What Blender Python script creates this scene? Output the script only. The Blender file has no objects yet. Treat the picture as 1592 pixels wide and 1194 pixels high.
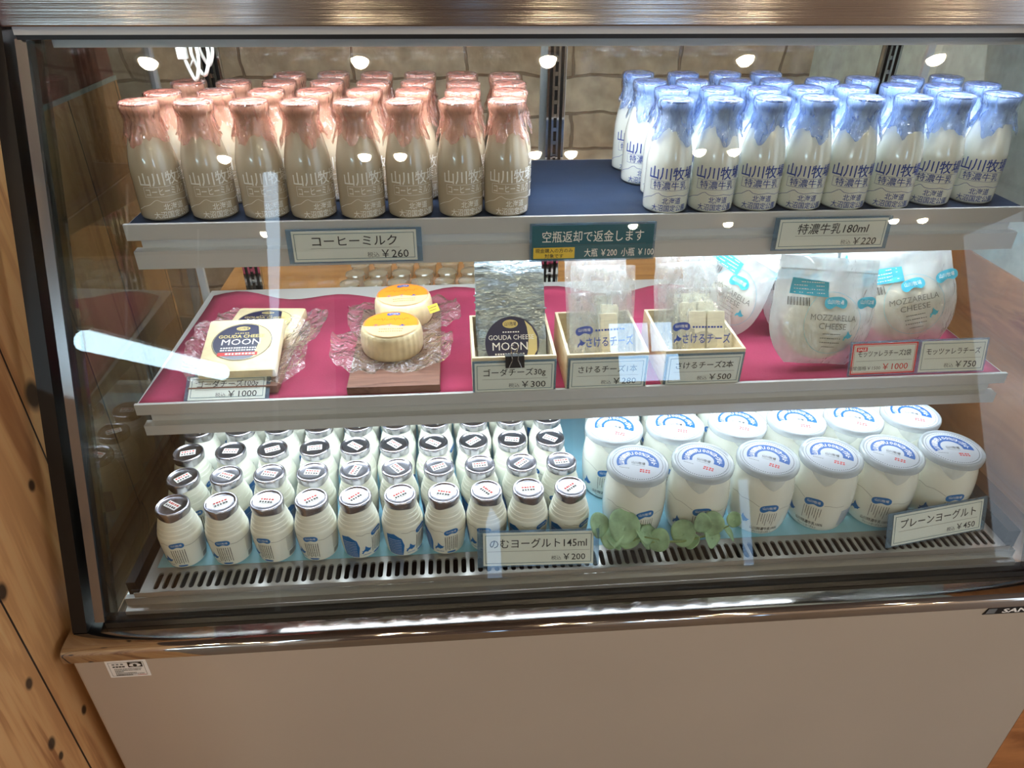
import bpy, bmesh, math, random
from mathutils import Vector, Matrix, noise
SC = bpy.context.scene
COL = SC.collection
R = math.radians
rnd = random.Random(7)

# ------------------------------------------------------------------ camera
cam_d = bpy.data.cameras.new('camera')
cam = bpy.data.objects.new('camera', cam_d)
COL.objects.link(cam)
F_PX = 1114.6
cam_d.sensor_fit = 'HORIZONTAL'
cam_d.sensor_width = 36.0
cam_d.lens = 36.0 * F_PX / 1592.0
cam_d.clip_start = 0.02
yaw, pitch, roll = R(-4.681), R(31.986), R(0.432)
fwd = Vector((-math.sin(yaw) * math.cos(pitch), math.cos(yaw) * math.cos(pitch), -math.sin(pitch)))
rgt = Vector((math.cos(yaw), math.sin(yaw), 0))
up = rgt.cross(fwd)
r2 = math.cos(roll) * rgt + math.sin(roll) * up
u2 = -math.sin(roll) * rgt + math.cos(roll) * up
M = Matrix((r2, u2, -fwd)).transposed().to_4x4()
M.translation = Vector((0.458, -0.934, 0.311))
cam.matrix_world = M
SC.camera = cam

# ------------------------------------------------------------------ world and exposure
W = bpy.data.worlds.new('room_light')
SC.world = W
W.use_nodes = True
W.node_tree.nodes['Background'].inputs[0].default_value = (0.52, 0.60, 0.70, 1)
W.node_tree.nodes['Background'].inputs[1].default_value = 0.84
SC.view_settings.view_transform = 'Standard'
SC.view_settings.look = 'None'
SC.view_settings.gamma = 1
SC.view_settings.use_curve_mapping = False
SC.view_settings.exposure = 1.96
SC.cycles.use_denoising = True
SC.cycles.max_bounces = 10
SC.cycles.diffuse_bounces = 4
SC.cycles.glossy_bounces = 5
SC.cycles.transmission_bounces = 6
SC.cycles.transparent_max_bounces = 40
SC.cycles.caustics_reflective = False
SC.cycles.caustics_refractive = False
SC.cycles.sample_clamp_indirect = 4.0
SPOT_POWER = 62.0      # radiance of the ceiling downlights
TUBE_POWER = 5.3      # radiance of the tubes inside the case
WIN_POWER = 3.2        # daylight seen through the room's windows

# ------------------------------------------------------------------ materials
def lin(c):
    return tuple(((v / 255) / 12.92 if v <= 10 else (((v / 255) + 0.055) / 1.055) ** 2.4) for v in c)

class NT:
    def __init__(self, name):
        self.m = bpy.data.materials.new(name)
        self.m.use_nodes = True
        self.t = self.m.node_tree
        self.t.nodes.clear()
        self.out = self.n('ShaderNodeOutputMaterial')
    def n(self, kind, **kw):
        nd = self.t.nodes.new(kind)
        for k, v in kw.items():
            if k.startswith('i_'):
                key = k[2:]
                key = int(key) if key.isdigit() else key.replace('_', ' ')
                s = nd.inputs[key]
                if isinstance(v, bpy.types.NodeSocket):
                    self.t.links.new(v, s)
                else:
                    if hasattr(s, 'default_value') and s.type == 'RGBA' and len(v) == 3:
                        v = (*v, 1)
                    s.default_value = v
            else:
                setattr(nd, k, v)
        return nd
    def finish(self, sock):
        self.t.links.new(sock, self.out.inputs[0])
        return self.m

MATS = {}
def noise_fac(nt, scale, detail=3, stretch=(1, 1, 1), coord='Object', rough=0.5, dist=0.0):
    tc = nt.n('ShaderNodeTexCoord')
    mp = nt.n('ShaderNodeMapping', i_Vector=tc.outputs[coord], i_Scale=stretch)
    nz = nt.n('ShaderNodeTexNoise', i_Vector=mp.outputs[0], i_Scale=scale, i_Detail=detail, i_Roughness=rough, i_Distortion=dist)
    return nz.outputs[0]

def ramp(nt, fac, stops):
    r = nt.n('ShaderNodeValToRGB', i_Fac=fac)
    e = r.color_ramp.elements
    while len(e) < len(stops):
        e.new(0.5)
    for el, (p, c) in zip(e, stops):
        el.position = p
        el.color = (*lin(c), 1)
    return r.outputs[0]

def principled(name, rgb, rough=0.5, metal=0.0, bump=None, coat=0.0, spec=0.5, vary=None, sss=0.0, aniso=0.0):
    nt = NT(name)
    b = nt.n('ShaderNodeBsdfPrincipled')
    col = lin(rgb)
    b.inputs['Base Color'].default_value = (*col, 1)
    if vary:
        sc, stretch, amt = vary
        f = noise_fac(nt, sc, 4, stretch)
        lo = tuple(max(0, v * (1 - amt)) for v in rgb)
        hi = tuple(min(255, v * (1 + amt)) for v in rgb)
        nt.t.links.new(ramp(nt, f, [(0.3, lo), (0.7, hi)]), b.inputs['Base Color'])
    b.inputs['Roughness'].default_value = rough
    b.inputs['Metallic'].default_value = metal
    b.inputs['Coat Weight'].default_value = coat
    b.inputs['Coat Roughness'].default_value = 0.04
    b.inputs['Specular IOR Level'].default_value = spec
    if aniso:
        b.inputs['Anisotropic'].default_value = aniso
        nt.t.links.new(nt.n('ShaderNodeCombineXYZ', i_2=1.0).outputs[0], b.inputs['Tangent'])
    if sss:
        b.inputs['Subsurface Weight'].default_value = sss
        b.inputs['Subsurface Radius'].default_value = (0.01, 0.009, 0.007)
    if bump:
        sc, stretch, strength, dist = bump
        f = noise_fac(nt, sc, 4, stretch)
        bp = nt.n('ShaderNodeBump', i_Height=f, i_Strength=strength, i_Distance=dist)
        nt.t.links.new(bp.outputs[0], b.inputs['Normal'])
    return nt.finish(b.outputs[0])

def glass_mat(name, tint=(1, 1, 1), ior=1.45, gain=1.0, body=0.0, bodycol=(255, 255, 255), bump=None, rough=0.0, bodyvary=None):
    """thin clear sheet: see-through + Fresnel mirror (+ some milky body)"""
    nt = NT(name)
    tr = nt.n('ShaderNodeBsdfTransparent', i_Color=tint)
    gl = nt.n('ShaderNodeBsdfGlossy', i_Roughness=rough)
    geo = nt.n('ShaderNodeNewGeometry')
    dt = nt.n('ShaderNodeVectorMath', operation='DOT_PRODUCT', i_0=geo.outputs['Incoming'], i_1=geo.outputs['Normal'])
    if bump:
        sc, stretch, strength, dist = bump
        f = noise_fac(nt, sc, 3, stretch, dist=1.0)
        bp = nt.n('ShaderNodeBump', i_Height=f, i_Strength=strength, i_Distance=dist)
        nt.t.links.new(bp.outputs[0], gl.inputs['Normal'])
        nt.t.links.new(bp.outputs[0], dt.inputs[1])
    f0 = ((ior - 1) / (ior + 1)) ** 2
    ca = nt.n('ShaderNodeMath', operation='ABSOLUTE', i_0=dt.outputs['Value'])
    om = nt.n('ShaderNodeMath', operation='SUBTRACT', i_0=1.0, i_1=ca.outputs[0], use_clamp=True)
    p5 = nt.n('ShaderNodeMath', operation='POWER', i_0=om.outputs[0], i_1=5.0)
    fr = nt.n('ShaderNodeMath', operation='MULTIPLY_ADD', i_0=p5.outputs[0], i_1=1 - f0, i_2=f0)
    base = tr.outputs[0]
    if body:
        df = nt.n('ShaderNodeBsdfDiffuse', i_Color=lin(bodycol))
        tl = nt.n('ShaderNodeBsdfTranslucent', i_Color=lin(bodycol))
        dm = nt.n('ShaderNodeMixShader', i_0=0.35, i_1=df.outputs[0], i_2=tl.outputs[0])
        mx = nt.n('ShaderNodeMixShader', i_0=body, i_1=base, i_2=dm.outputs[0])
        if bodyvary:
            f = noise_fac(nt, bodyvary[0], 2, (1, 1, 0.4), dist=0.6)
            mr = nt.n('ShaderNodeMapRange', i_Value=f, i_1=0.35, i_2=0.65, i_3=max(0, body - bodyvary[1]), i_4=min(1, body + bodyvary[1]))
            nt.t.links.new(mr.outputs[0], mx.inputs[0])
        base = mx.outputs[0]
    fm = nt.n('ShaderNodeMath', operation='MULTIPLY', i_0=fr.outputs[0], i_1=gain, use_clamp=True)
    mx = nt.n('ShaderNodeMixShader', i_0=fm.outputs[0], i_1=base, i_2=gl.outputs[0])
    return nt.finish(mx.outputs[0])

def brushed(name, rgb, rough, spread):
    """steel brushed along x: fine grooves tip the normal up and down only"""
    nt = NT(name)
    geo = nt.n('ShaderNodeNewGeometry')
    sep = nt.n('ShaderNodeSeparateXYZ', i_0=geo.outputs['Position'])
    tot = None
    for k in range(3):
        sc = nt.n('ShaderNodeMath', operation='MULTIPLY_ADD', i_0=sep.outputs[2], i_1=9000.0 + 3100 * k, i_2=sep.outputs[0])
        fl = nt.n('ShaderNodeMath', operation='FLOOR', i_0=sc.outputs[0])
        wn = nt.n('ShaderNodeTexWhiteNoise', noise_dimensions='1D', i_W=fl.outputs[0])
        tot = wn.outputs[0] if tot is None else nt.n('ShaderNodeMath', operation='ADD', i_0=tot, i_1=wn.outputs[0]).outputs[0]
    off = nt.n('ShaderNodeMath', operation='MULTIPLY_ADD', i_0=tot, i_1=spread, i_2=-1.5 * spread)
    cv = nt.n('ShaderNodeCombineXYZ', i_2=off.outputs[0])
    ad = nt.n('ShaderNodeVectorMath', operation='ADD', i_0=geo.outputs['Normal'], i_1=cv.outputs[0])
    no = nt.n('ShaderNodeVectorMath', operation='NORMALIZE', i_0=ad.outputs[0])
    b = nt.n('ShaderNodeBsdfPrincipled', i_Base_Color=lin(rgb), i_Roughness=rough, i_Metallic=1.0, i_Normal=no.outputs[0])
    return nt.finish(b.outputs[0])

def emit(name, rgb, power):
    nt = NT(name)
    e = nt.n('ShaderNodeEmission', i_Color=lin(rgb), i_Strength=power)
    return nt.finish(e.outputs[0])

def wood(name, stops, scale=3.0, stretch=(8, 8, 0.6), plank=0.0, plank_axis=1, knots=(), rough=0.45):
    nt = NT(name)
    tc = nt.n('ShaderNodeTexCoord')
    mp = nt.n('ShaderNodeMapping', i_Vector=tc.outputs['Object'], i_Scale=stretch)
    nz = nt.n('ShaderNodeTexNoise', i_Vector=mp.outputs[0], i_Scale=scale, i_Detail=5, i_Roughness=0.6, i_Distortion=0.8)
    wv = nt.n('ShaderNodeMath', operation='SINE', i_0=nt.n('ShaderNodeMath', operation='MULTIPLY', i_0=nz.outputs[0], i_1=30.0).outputs[0])
    ad = nt.n('ShaderNodeMath', operation='MULTIPLY_ADD', i_0=wv.outputs[0], i_1=0.13, i_2=nz.outputs[0])
    col = ramp(nt, ad.outputs[0], stops)
    sep = nt.n('ShaderNodeSeparateXYZ', i_0=tc.outputs['Object'])
    if plank:
        a = nt.n('ShaderNodeMath', operation='DIVIDE', i_0=sep.outputs[plank_axis], i_1=plank)
        fr = nt.n('ShaderNodeMath', operation='FRACT', i_0=a.outputs[0])
        fl = nt.n('ShaderNodeMath', operation='FLOOR', i_0=a.outputs[0])
        wn = nt.n('ShaderNodeTexWhiteNoise', noise_dimensions='1D', i_W=fl.outputs[0])
        mr = nt.n('ShaderNodeMapRange', i_Value=wn.outputs[0], i_3=0.72, i_4=1.1)
        hs = nt.n('ShaderNodeHueSaturation', i_Value=mr.outputs[0], i_Color=col)
        gap = nt.n('ShaderNodeMath', operation='LESS_THAN', i_0=fr.outputs[0], i_1=0.018)
        mx = nt.n('ShaderNodeMix', data_type='RGBA', i_0=gap.outputs[0], i_6=hs.outputs[0], i_7=lin((38, 22, 12)))
        col = mx.outputs[2]
    for (ky, kz, kr) in knots:
        cv = nt.n('ShaderNodeCombineXYZ', i_0=0.0, i_1=sep.outputs[1], i_2=nt.n('ShaderNodeMath', operation='MULTIPLY', i_0=sep.outputs[2], i_1=0.75).outputs[0])
        ds = nt.n('ShaderNodeVectorMath', operation='DISTANCE', i_0=cv.outputs[0], i_1=(0, ky, kz * 0.75))
        mr = nt.n('ShaderNodeMapRange', i_Value=ds.outputs['Value'], i_1=kr * 0.55, i_2=kr, i_3=0.93, i_4=0.0)
        mx = nt.n('ShaderNodeMix', data_type='RGBA', i_0=mr.outputs[0], i_6=col, i_7=lin((34, 20, 14)))
        col = mx.outputs[2]
    b = nt.n('ShaderNodeBsdfPrincipled', i_Base_Color=col, i_Roughness=rough)
    bp = nt.n('ShaderNodeBump', i_Height=ad.outputs[0], i_Strength=0.15, i_Distance=0.002)
    nt.t.links.new(bp.outputs[0], b.inputs['Normal'])
    return nt.finish(b.outputs[0])

def masonry(name, c1, c2, mortar, scale, bw, rh, msize, bump=0.5, rot=(0, 0, 0), rough=0.8, squash=1.0, dist=0.0, offset=0.5):
    nt = NT(name)
    tc = nt.n('ShaderNodeTexCoord')
    mp = nt.n('ShaderNodeMapping', i_Vector=tc.outputs['Object'], i_Rotation=rot)
    v = mp.outputs[0]
    if dist:
        nz = nt.n('ShaderNodeTexNoise', i_Vector=v, i_Scale=6.0, i_Detail=3)
        ad = nt.n('ShaderNodeVectorMath', operation='MULTIPLY_ADD', i_0=nz.outputs[1], i_1=(dist, dist, 0), i_2=v)
        v = ad.outputs[0]
    br = nt.n('ShaderNodeTexBrick', i_Vector=v, i_Color1=lin(c1), i_Color2=lin(c2), i_Mortar=lin(mortar), i_Scale=scale,
              i_Mortar_Size=msize, i_Mortar_Smooth=0.3, i_Bias=0.0, i_Brick_Width=bw, i_Row_Height=rh, offset=offset, squash=squash)
    nz = nt.n('ShaderNodeTexNoise', i_Vector=tc.outputs['Object'], i_Scale=25.0, i_Detail=5)
    mr = nt.n('ShaderNodeMapRange', i_Value=nz.outputs[0], i_1=0.3, i_2=0.7, i_3=0.75, i_4=1.2)
    hs = nt.n('ShaderNodeHueSaturation', i_Value=mr.outputs[0], i_Color=br.outputs[0])
    hh = nt.n('ShaderNodeMath', operation='MULTIPLY_ADD', i_0=br.outputs[1], i_1=-1.0, i_2=nt.n('ShaderNodeMath', operation='MULTIPLY', i_0=nz.outputs[0], i_1=0.4).outputs[0])
    bp = nt.n('ShaderNodeBump', i_Height=hh.outputs[0], i_Strength=bump, i_Distance=0.01)
    b = nt.n('ShaderNodeBsdfPrincipled', i_Base_Color=hs.outputs[0], i_Roughness=rough, i_Normal=bp.outputs[0])
    return nt.finish(b.outputs[0])

MT = dict(
    steel=brushed('brushed_steel', (172, 166, 162), 0.13, 0.34),
    chrome=principled('polished_steel', (200, 198, 194), 0.05, 1.0),
    satin=principled('satin_aluminium', (204, 205, 205), 0.36, 0.22, bump=(80, (0.2, 1, 6), 0.06, 0.001)),
    stainless=principled('stainless_deck', (176, 175, 172), 0.28, 0.7),
    postmetal=principled('post_metal', (150, 150, 152), 0.22, 0.85),
    black=principled('black_rubber', (16, 16, 17), 0.35),
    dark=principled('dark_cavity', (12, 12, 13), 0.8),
    beige=principled('beige_enamel', (186, 172, 156), 0.45, vary=(2.0, (1, 1, 1), 0.02)),
    glass=glass_mat('showcase_glass', (0.955, 0.975, 0.97), 1.45, 1.05),
    side_glass=glass_mat('side_glass', (0.62, 0.66, 0.66), 1.5, 1.1),  # dark tint puts the shade behind the left pane into the glass
    clear_side=glass_mat('clear_side_glass', (0.95, 0.96, 0.96), 1.5, 0.9),
    rear_glass=glass_mat('rear_glass', (0.9, 0.93, 0.93), 1.45, 1.0),
    tube=emit('cool_tube_light', (236, 246, 255), TUBE_POWER),
    tubelow=emit('cool_lower_light', (236, 246, 255), TUBE_POWER * 0.88),
    spot=emit('warm_downlight', (255, 232, 192), SPOT_POWER),
    window=emit('daylight_window', (176, 216, 255), WIN_POWER),
    toplight=emit('canopy_light', (240, 246, 255), 9.0),
    paneglow=emit('pale_daylight', (170, 210, 255), 1.1),
    streakglow=emit('added_streak_glow', (200, 228, 255), 1.7),
    backlight=emit('added_back_glow', (250, 248, 244), 30.0),
    striplight=emit('room_fluorescent', (206, 238, 255), 5.5),
    navy=principled('navy_felt', (28, 47, 74), 0.9, bump=(400, (1, 1, 1), 0.3, 0.001), vary=(9, (1, 1, 1), 0.1)),
    paleblue=principled('pale_blue_paper', (150, 204, 226), 0.6),
    red=principled('crimson_felt', (166, 56, 90), 0.9, bump=(300, (1, 1, 1), 0.3, 0.001), vary=(12, (1, 1, 1), 0.08)),
    coffee=principled('coffee_milk_in_glass', (194, 180, 157), 0.18, coat=0.9),
    milk=principled('white_milk_in_glass', (234, 238, 230), 0.18, coat=0.9),
    yoghurt=principled('yogurt_white_plastic', (244, 245, 234), 0.38, coat=0.2),
    jarbody=principled('yogurt_in_glass', (240, 242, 234), 0.2, coat=0.7),
    foil=principled('foil_cap', (186, 184, 194), 0.24, 1.0, bump=(140, (1, 1, 1), 0.12, 0.002)),
    pinkcap=principled('pink_cap', (240, 176, 160), 0.35, coat=0.5),
    lilaccap=principled('lilac_cap', (196, 196, 236), 0.35, coat=0.5),
    pinkfilm=glass_mat('pink_film', (1.0, 0.80, 0.74), 1.5, 2.6, 0.22, (255, 188, 170), bump=(120, (1, 1, 0.35), 1.0, 0.006), rough=0.05, bodyvary=(110, 0.16)),
    bluefilm=glass_mat('blue_film', (0.70, 0.80, 1.0), 1.5, 2.6, 0.26, (140, 176, 246), bump=(120, (1, 1, 0.35), 1.0, 0.006), rough=0.05, bodyvary=(110, 0.18)),
    lid=glass_mat('clear_lid', (0.95, 0.97, 0.99), 1.5, 1.2, 0.55, (214, 222, 230), rough=0.06),
    white=principled('white_paper', (244, 244, 242), 0.5),
    lidpaper=principled('lid_paper', (184, 190, 199), 0.5),
    logolid=principled('lid_blue', (12, 84, 160), 0.5),
    darkwood=wood('added_dark_boards', [(0.25, (70, 48, 38)), (0.75, (104, 76, 60))], 2.0, (6, 6, 0.5), rough=0.6),
    tanwood=wood('added_tan_boards', [(0.25, (150, 122, 98)), (0.75, (186, 156, 128))], 2.0, (6, 6, 0.5), rough=0.6),
    card=principled('price_paper', (226, 232, 226), 0.55),
    cardblue=principled('card_border_teal', (66, 112, 126), 0.55),
    holder=glass_mat('clear_card_holder', (0.74, 0.84, 0.92), 1.5, 1.2, 0.35, (150, 180, 205), rough=0.05),
    teal=principled('teal_paper', (40, 98, 112), 0.55),
    yellow=principled('yellow_paper', (240, 204, 70), 0.55),
    ink=principled('dark_ink', (44, 46, 50), 0.6),
    inkgrey=principled('grey_ink', (110, 112, 114), 0.6),
    inkblue=principled('blue_print', (50, 76, 160), 0.5),
    inkwhite=principled('white_print', (250, 248, 244), 0.5),
    logo=principled('logo_blue', (30, 112, 184), 0.5),
    cyan=principled('pouch_cyan', (70, 186, 216), 0.5),
    inkred=principled('red_ink', (206, 50, 46), 0.55),
    saler=principled('sale_red', (222, 62, 66), 0.55),
    navyprint=principled('navy_label', (30, 34, 70), 0.4, coat=0.3),
    cream=principled('cream_label', (232, 214, 150), 0.4),
    gold=principled('gold_print', (206, 186, 120), 0.4, 0.3),
    orange=principled('orange_label', (246, 146, 40), 0.4),
    peach=principled('peach_label', (252, 206, 150), 0.4),
    orangeink=principled('orange_ink', (206, 84, 30), 0.5),
    cheese=principled('pale_cheese', (240, 222, 178), 0.45, coat=0.3, vary=(60, (1, 1, 1), 0.05)),
    whitecheese=principled('white_cheese', (244, 238, 212), 0.5, vary=(50, (1, 1, 6), 0.04)),
    bag=glass_mat('clear_bag', (0.98, 0.99, 0.99), 1.5, 2.0, 0.20, (246, 250, 252), bump=(45, (1, 1, 0.6), 0.9, 0.01), rough=0.04, bodyvary=(60, 0.10)),
    vac=glass_mat('vacuum_wrap', (0.98, 0.98, 0.98), 1.5, 2.6, 0.10, (250, 246, 240), bump=(60, (1, 1, 1), 1.0, 0.010), rough=0.04),
    frost=glass_mat('frosted_pouch', (0.96, 0.98, 0.98), 1.5, 2.2, 0.55, (246, 251, 253), bump=(36, (1, 1, 0.7), 0.9, 0.010), rough=0.09, bodyvary=(25, 0.14)),
    silver=principled('silver_pouch', (172, 184, 190), 0.2, 0.7, bump=(38, (0.7, 1, 1.3), 0.8, 0.012)),
    boxwood=wood('pale_box_wood', [(0.3, (226, 206, 170)), (0.7, (242, 226, 194))], 4, (3, 3, 20), rough=0.6),
    boardwood=wood('walnut_board', [(0.3, (108, 72, 58)), (0.7, (150, 108, 90))], 5, (1.5, 22, 3), rough=0.5),
    wallwood=wood('pine_planks', [(0.25, (182, 118, 70)), (0.55, (236, 172, 110)), (0.85, (250, 206, 146))], 2.2, (5, 5, 0.35), plank=0.165,
                  knots=[(-0.14, -0.178, 0.019), (-0.207, -0.267, 0.008), (-0.321, -0.329, 0.011), (-0.349, -0.457, 0.008),
                         (-0.293, -0.593, 0.007), (-0.363, -0.558, 0.009), (-0.36, -0.59, 0.006)]),
    ply=wood('orange_panel', [(0.25, (150, 92, 48)), (0.75, (206, 138, 82))], 2.0, (0.6, 1, 4), rough=0.4),
    counterwood=wood('counter_wood', [(0.25, (168, 112, 56)), (0.75, (214, 156, 92))], 2.0, (1, 6, 6), rough=0.45),
    ceilwood=wood('ceiling_boards', [(0.25, (92, 70, 54)), (0.75, (130, 102, 80))], 2.0, (0.5, 8, 8), plank=0.2, rough=0.7),
    floor=principled('floor_tile', (120, 96, 76), 0.5, vary=(3, (1, 1, 1), 0.1)),
    roomwall=principled('room_plaster', (168, 156, 146), 0.8, vary=(1.5, (1, 1, 1), 0.15)),
    pale=principled('pale_pebbled_panel', (176, 186, 180), 0.6, bump=(40, (1, 1, 1), 0.25, 0.003), vary=(45, (1, 1, 1), 0.06)),
    stone=masonry('stacked_stone', (214, 200, 178), (190, 172, 148), (150, 132, 112), 1.0, 0.26, 0.088, 0.004, 0.8, (R(90), 0, 0), dist=0.05),
    brick=masonry('red_wall_tile', (122, 52, 42), (92, 40, 34), (176, 176, 166), 1.0, 0.30, 0.16, 0.006, 0.3, (R(90), 0, R(90)), rough=0.4),
    leaf=principled('eucalyptus_leaf', (146, 178, 140), 0.6, vary=(40, (1, 1, 1), 0.18)),
    stem=principled('eucalyptus_stem', (120, 138, 84), 0.6),
    cable=principled('white_cable', (150, 150, 144), 0.4),
    steelblack=principled('binder_clip_black', (22, 22, 24), 0.3, coat=0.4),
    yelloworn=principled('olive_yellow_board', (176, 160, 84), 0.5),
    cup=glass_mat('clear_cup', (0.96, 0.95, 0.9), 1.5, 2.6, 0.40, (250, 240, 215), rough=0.05),
    pipe=principled('grey_pipe', (150, 156, 164), 0.4),
)
# ------------------------------------------------------------------ mesh helpers
def link(o, parent=None):
    COL.objects.link(o)
    if parent is not None:
        o.parent = parent
    return o

def tag(o, label, cat, group=None):
    o['label'] = label
    o['category'] = cat
    if group:
        o['group'] = group
    return o

def thing(name, label, cat, loc=(0, 0, 0), rot=(0, 0, 0), group=None):
    o = bpy.data.objects.new(name, None)
    o.empty_display_size = 0.02
    link(o)
    o.location = loc
    o.rotation_euler = rot
    return tag(o, label, cat, group)

class MB:
    def __init__(self):
        self.bm = bmesh.new()
        self.mi = 0
    def face(self, vs):
        try:
            f = self.bm.faces.new(vs)
            f.material_index = self.mi
            return f
        except ValueError:
            return None
    def box(self, lo, hi, bev=0.0, M=None):
        b = bmesh.new()
        bmesh.ops.create_cube(b, size=1)
        lo, hi = Vector(lo), Vector(hi)
        for v in b.verts:
            v.co = Vector(((lo[i] + hi[i]) / 2 + v.co[i] * (hi[i] - lo[i])) for i in range(3))
        if bev:
            bmesh.ops.bevel(b, geom=b.edges[:], offset=bev, segments=2, affect='EDGES', profile=0.6)
        self.merge(b, M)
        return self
    def merge(self, b, M=None):
        mp = {}
        for v in b.verts:
            mp[v] = self.bm.verts.new(M @ v.co if M else v.co)
        for f in b.faces:
            self.face([mp[v] for v in f.verts])
        b.free()
    def grid(self, fn, nu, nv, closed_u=False):
        """fn(i,j)->co; quads over an (nu x nv) lattice"""
        vs = [[self.bm.verts.new(fn(i, j)) for j in range(nv)] for i in range(nu)]
        for i in range(nu if closed_u else nu - 1):
            for j in range(nv - 1):
                a, b = vs[i], vs[(i + 1) % nu]
                self.face([a[j], b[j], b[j + 1], a[j + 1]])
        return vs
    def lathe(self, prof, segs=32, c=(0, 0, 0)):
        c = Vector(c)
        rings = []
        for r, z in prof:
            if r < 1e-6:
                rings.append([self.bm.verts.new(c + Vector((0, 0, z)))])
            else:
                rings.append([self.bm.verts.new(c + Vector((r * math.sin(2 * math.pi * k / segs), -r * math.cos(2 * math.pi * k / segs), z))) for k in range(segs)])
        for a, b in zip(rings, rings[1:]):
            for k in range(segs):
                k2 = (k + 1) % segs
                if len(a) == 1 and len(b) > 1:
                    self.face([a[0], b[k], b[k2]])
                elif len(b) == 1 and len(a) > 1:
                    self.face([a[k], a[k2], b[0]])
                elif len(a) > 1:
                    self.face([a[k], a[k2], b[k2], b[k]])
        return self
    def prism(self, poly, x0, x1, axis=0):
        """extrude a (y,z) polygon along x"""
        def P(a, b, t):
            return {0: (t, a, b), 1: (a, t, b), 2: (a, b, t)}[axis]
        A = [self.bm.verts.new(P(a, b, x0)) for a, b in poly]
        B = [self.bm.verts.new(P(a, b, x1)) for a, b in poly]
        n = len(poly)
        for i in range(n):
            j = (i + 1) % n
            self.face([A[i], A[j], B[j], B[i]])
        self.face(A[::-1])
        self.face(B)
        return self
    def tube(self, pts, r, segs=8, cap=True):
        pts = [Vector(p) for p in pts]
        rings = []
        n = len(pts)
        prev = None
        for i, p in enumerate(pts):
            t = (pts[min(i + 1, n - 1)] - pts[max(i - 1, 0)]).normalized()
            if prev is None:
                a = t.orthogonal().normalized()
            else:
                a = (prev - t * prev.dot(t))
                a = a.normalized() if a.length > 1e-6 else t.orthogonal().normalized()
            prev = a
            b = t.cross(a)
            rr = r[i] if isinstance(r, (list, tuple)) else r
            rings.append([self.bm.verts.new(p + rr * (a * math.cos(2 * math.pi * k / segs) + b * math.sin(2 * math.pi * k / segs))) for k in range(segs)])
        for A, B in zip(rings, rings[1:]):
            for k in range(segs):
                self.face([A[k], A[(k + 1) % segs], B[(k + 1) % segs], B[k]])
        if cap:
            self.face(rings[0][::-1])
            self.face(rings[-1])
        return self
    def build(self, name, mats, parent=None, smooth=True, angle=35, recalc=True):
        me = bpy.data.meshes.new(name)
        if recalc:
            bmesh.ops.recalc_face_normals(self.bm, faces=self.bm.faces[:])
        for f in self.bm.faces:
            f.smooth = smooth
        if smooth and angle < 180:
            for e in self.bm.edges:
                if len(e.link_faces) == 2 and e.calc_face_angle(0) > R(angle):
                    e.smooth = False
        self.bm.to_mesh(me)
        self.bm.free()
        for m in (mats if isinstance(mats, (list, tuple)) else [mats]):
            me.materials.append(MT[m] if isinstance(m, str) else m)
        return link(bpy.data.objects.new(name, me), parent)

def struct(o):
    o['kind'] = 'structure'
    return o

def copy_tree(o, parent=None):
    c = o.copy()
    COL.objects.link(c)
    if parent is not None:
        c.parent = parent
    for ch in list(o.children):
        copy_tree(ch, c)
    return c

# ---- printed graphics: flat shapes and lettering as thin geometry, optionally wrapped round a body
_tc = {}
def text_geo(body, bold=0.0):
    key = (body, bold)
    if key not in _tc:
        cu = bpy.data.curves.new('lettering_tmp', 'FONT')
        cu.body = body
        cu.resolution_u = 2
        cu.offset = bold
        ob = bpy.data.objects.new('lettering_tmp', cu)
        COL.objects.link(ob)
        bpy.context.view_layer.update()
        me = ob.to_mesh()
        vs = [(v.co.x, v.co.y) for v in me.vertices]
        fs = [tuple(p.vertices) for p in me.polygons]
        ob.to_mesh_clear()
        bpy.data.objects.remove(ob)
        bpy.data.curves.remove(cu)
        xs = [v[0] for v in vs]
        ys = [v[1] for v in vs]
        _tc[key] = (vs, fs, (min(xs), min(ys), max(xs), max(ys)))
    return _tc[key]

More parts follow.
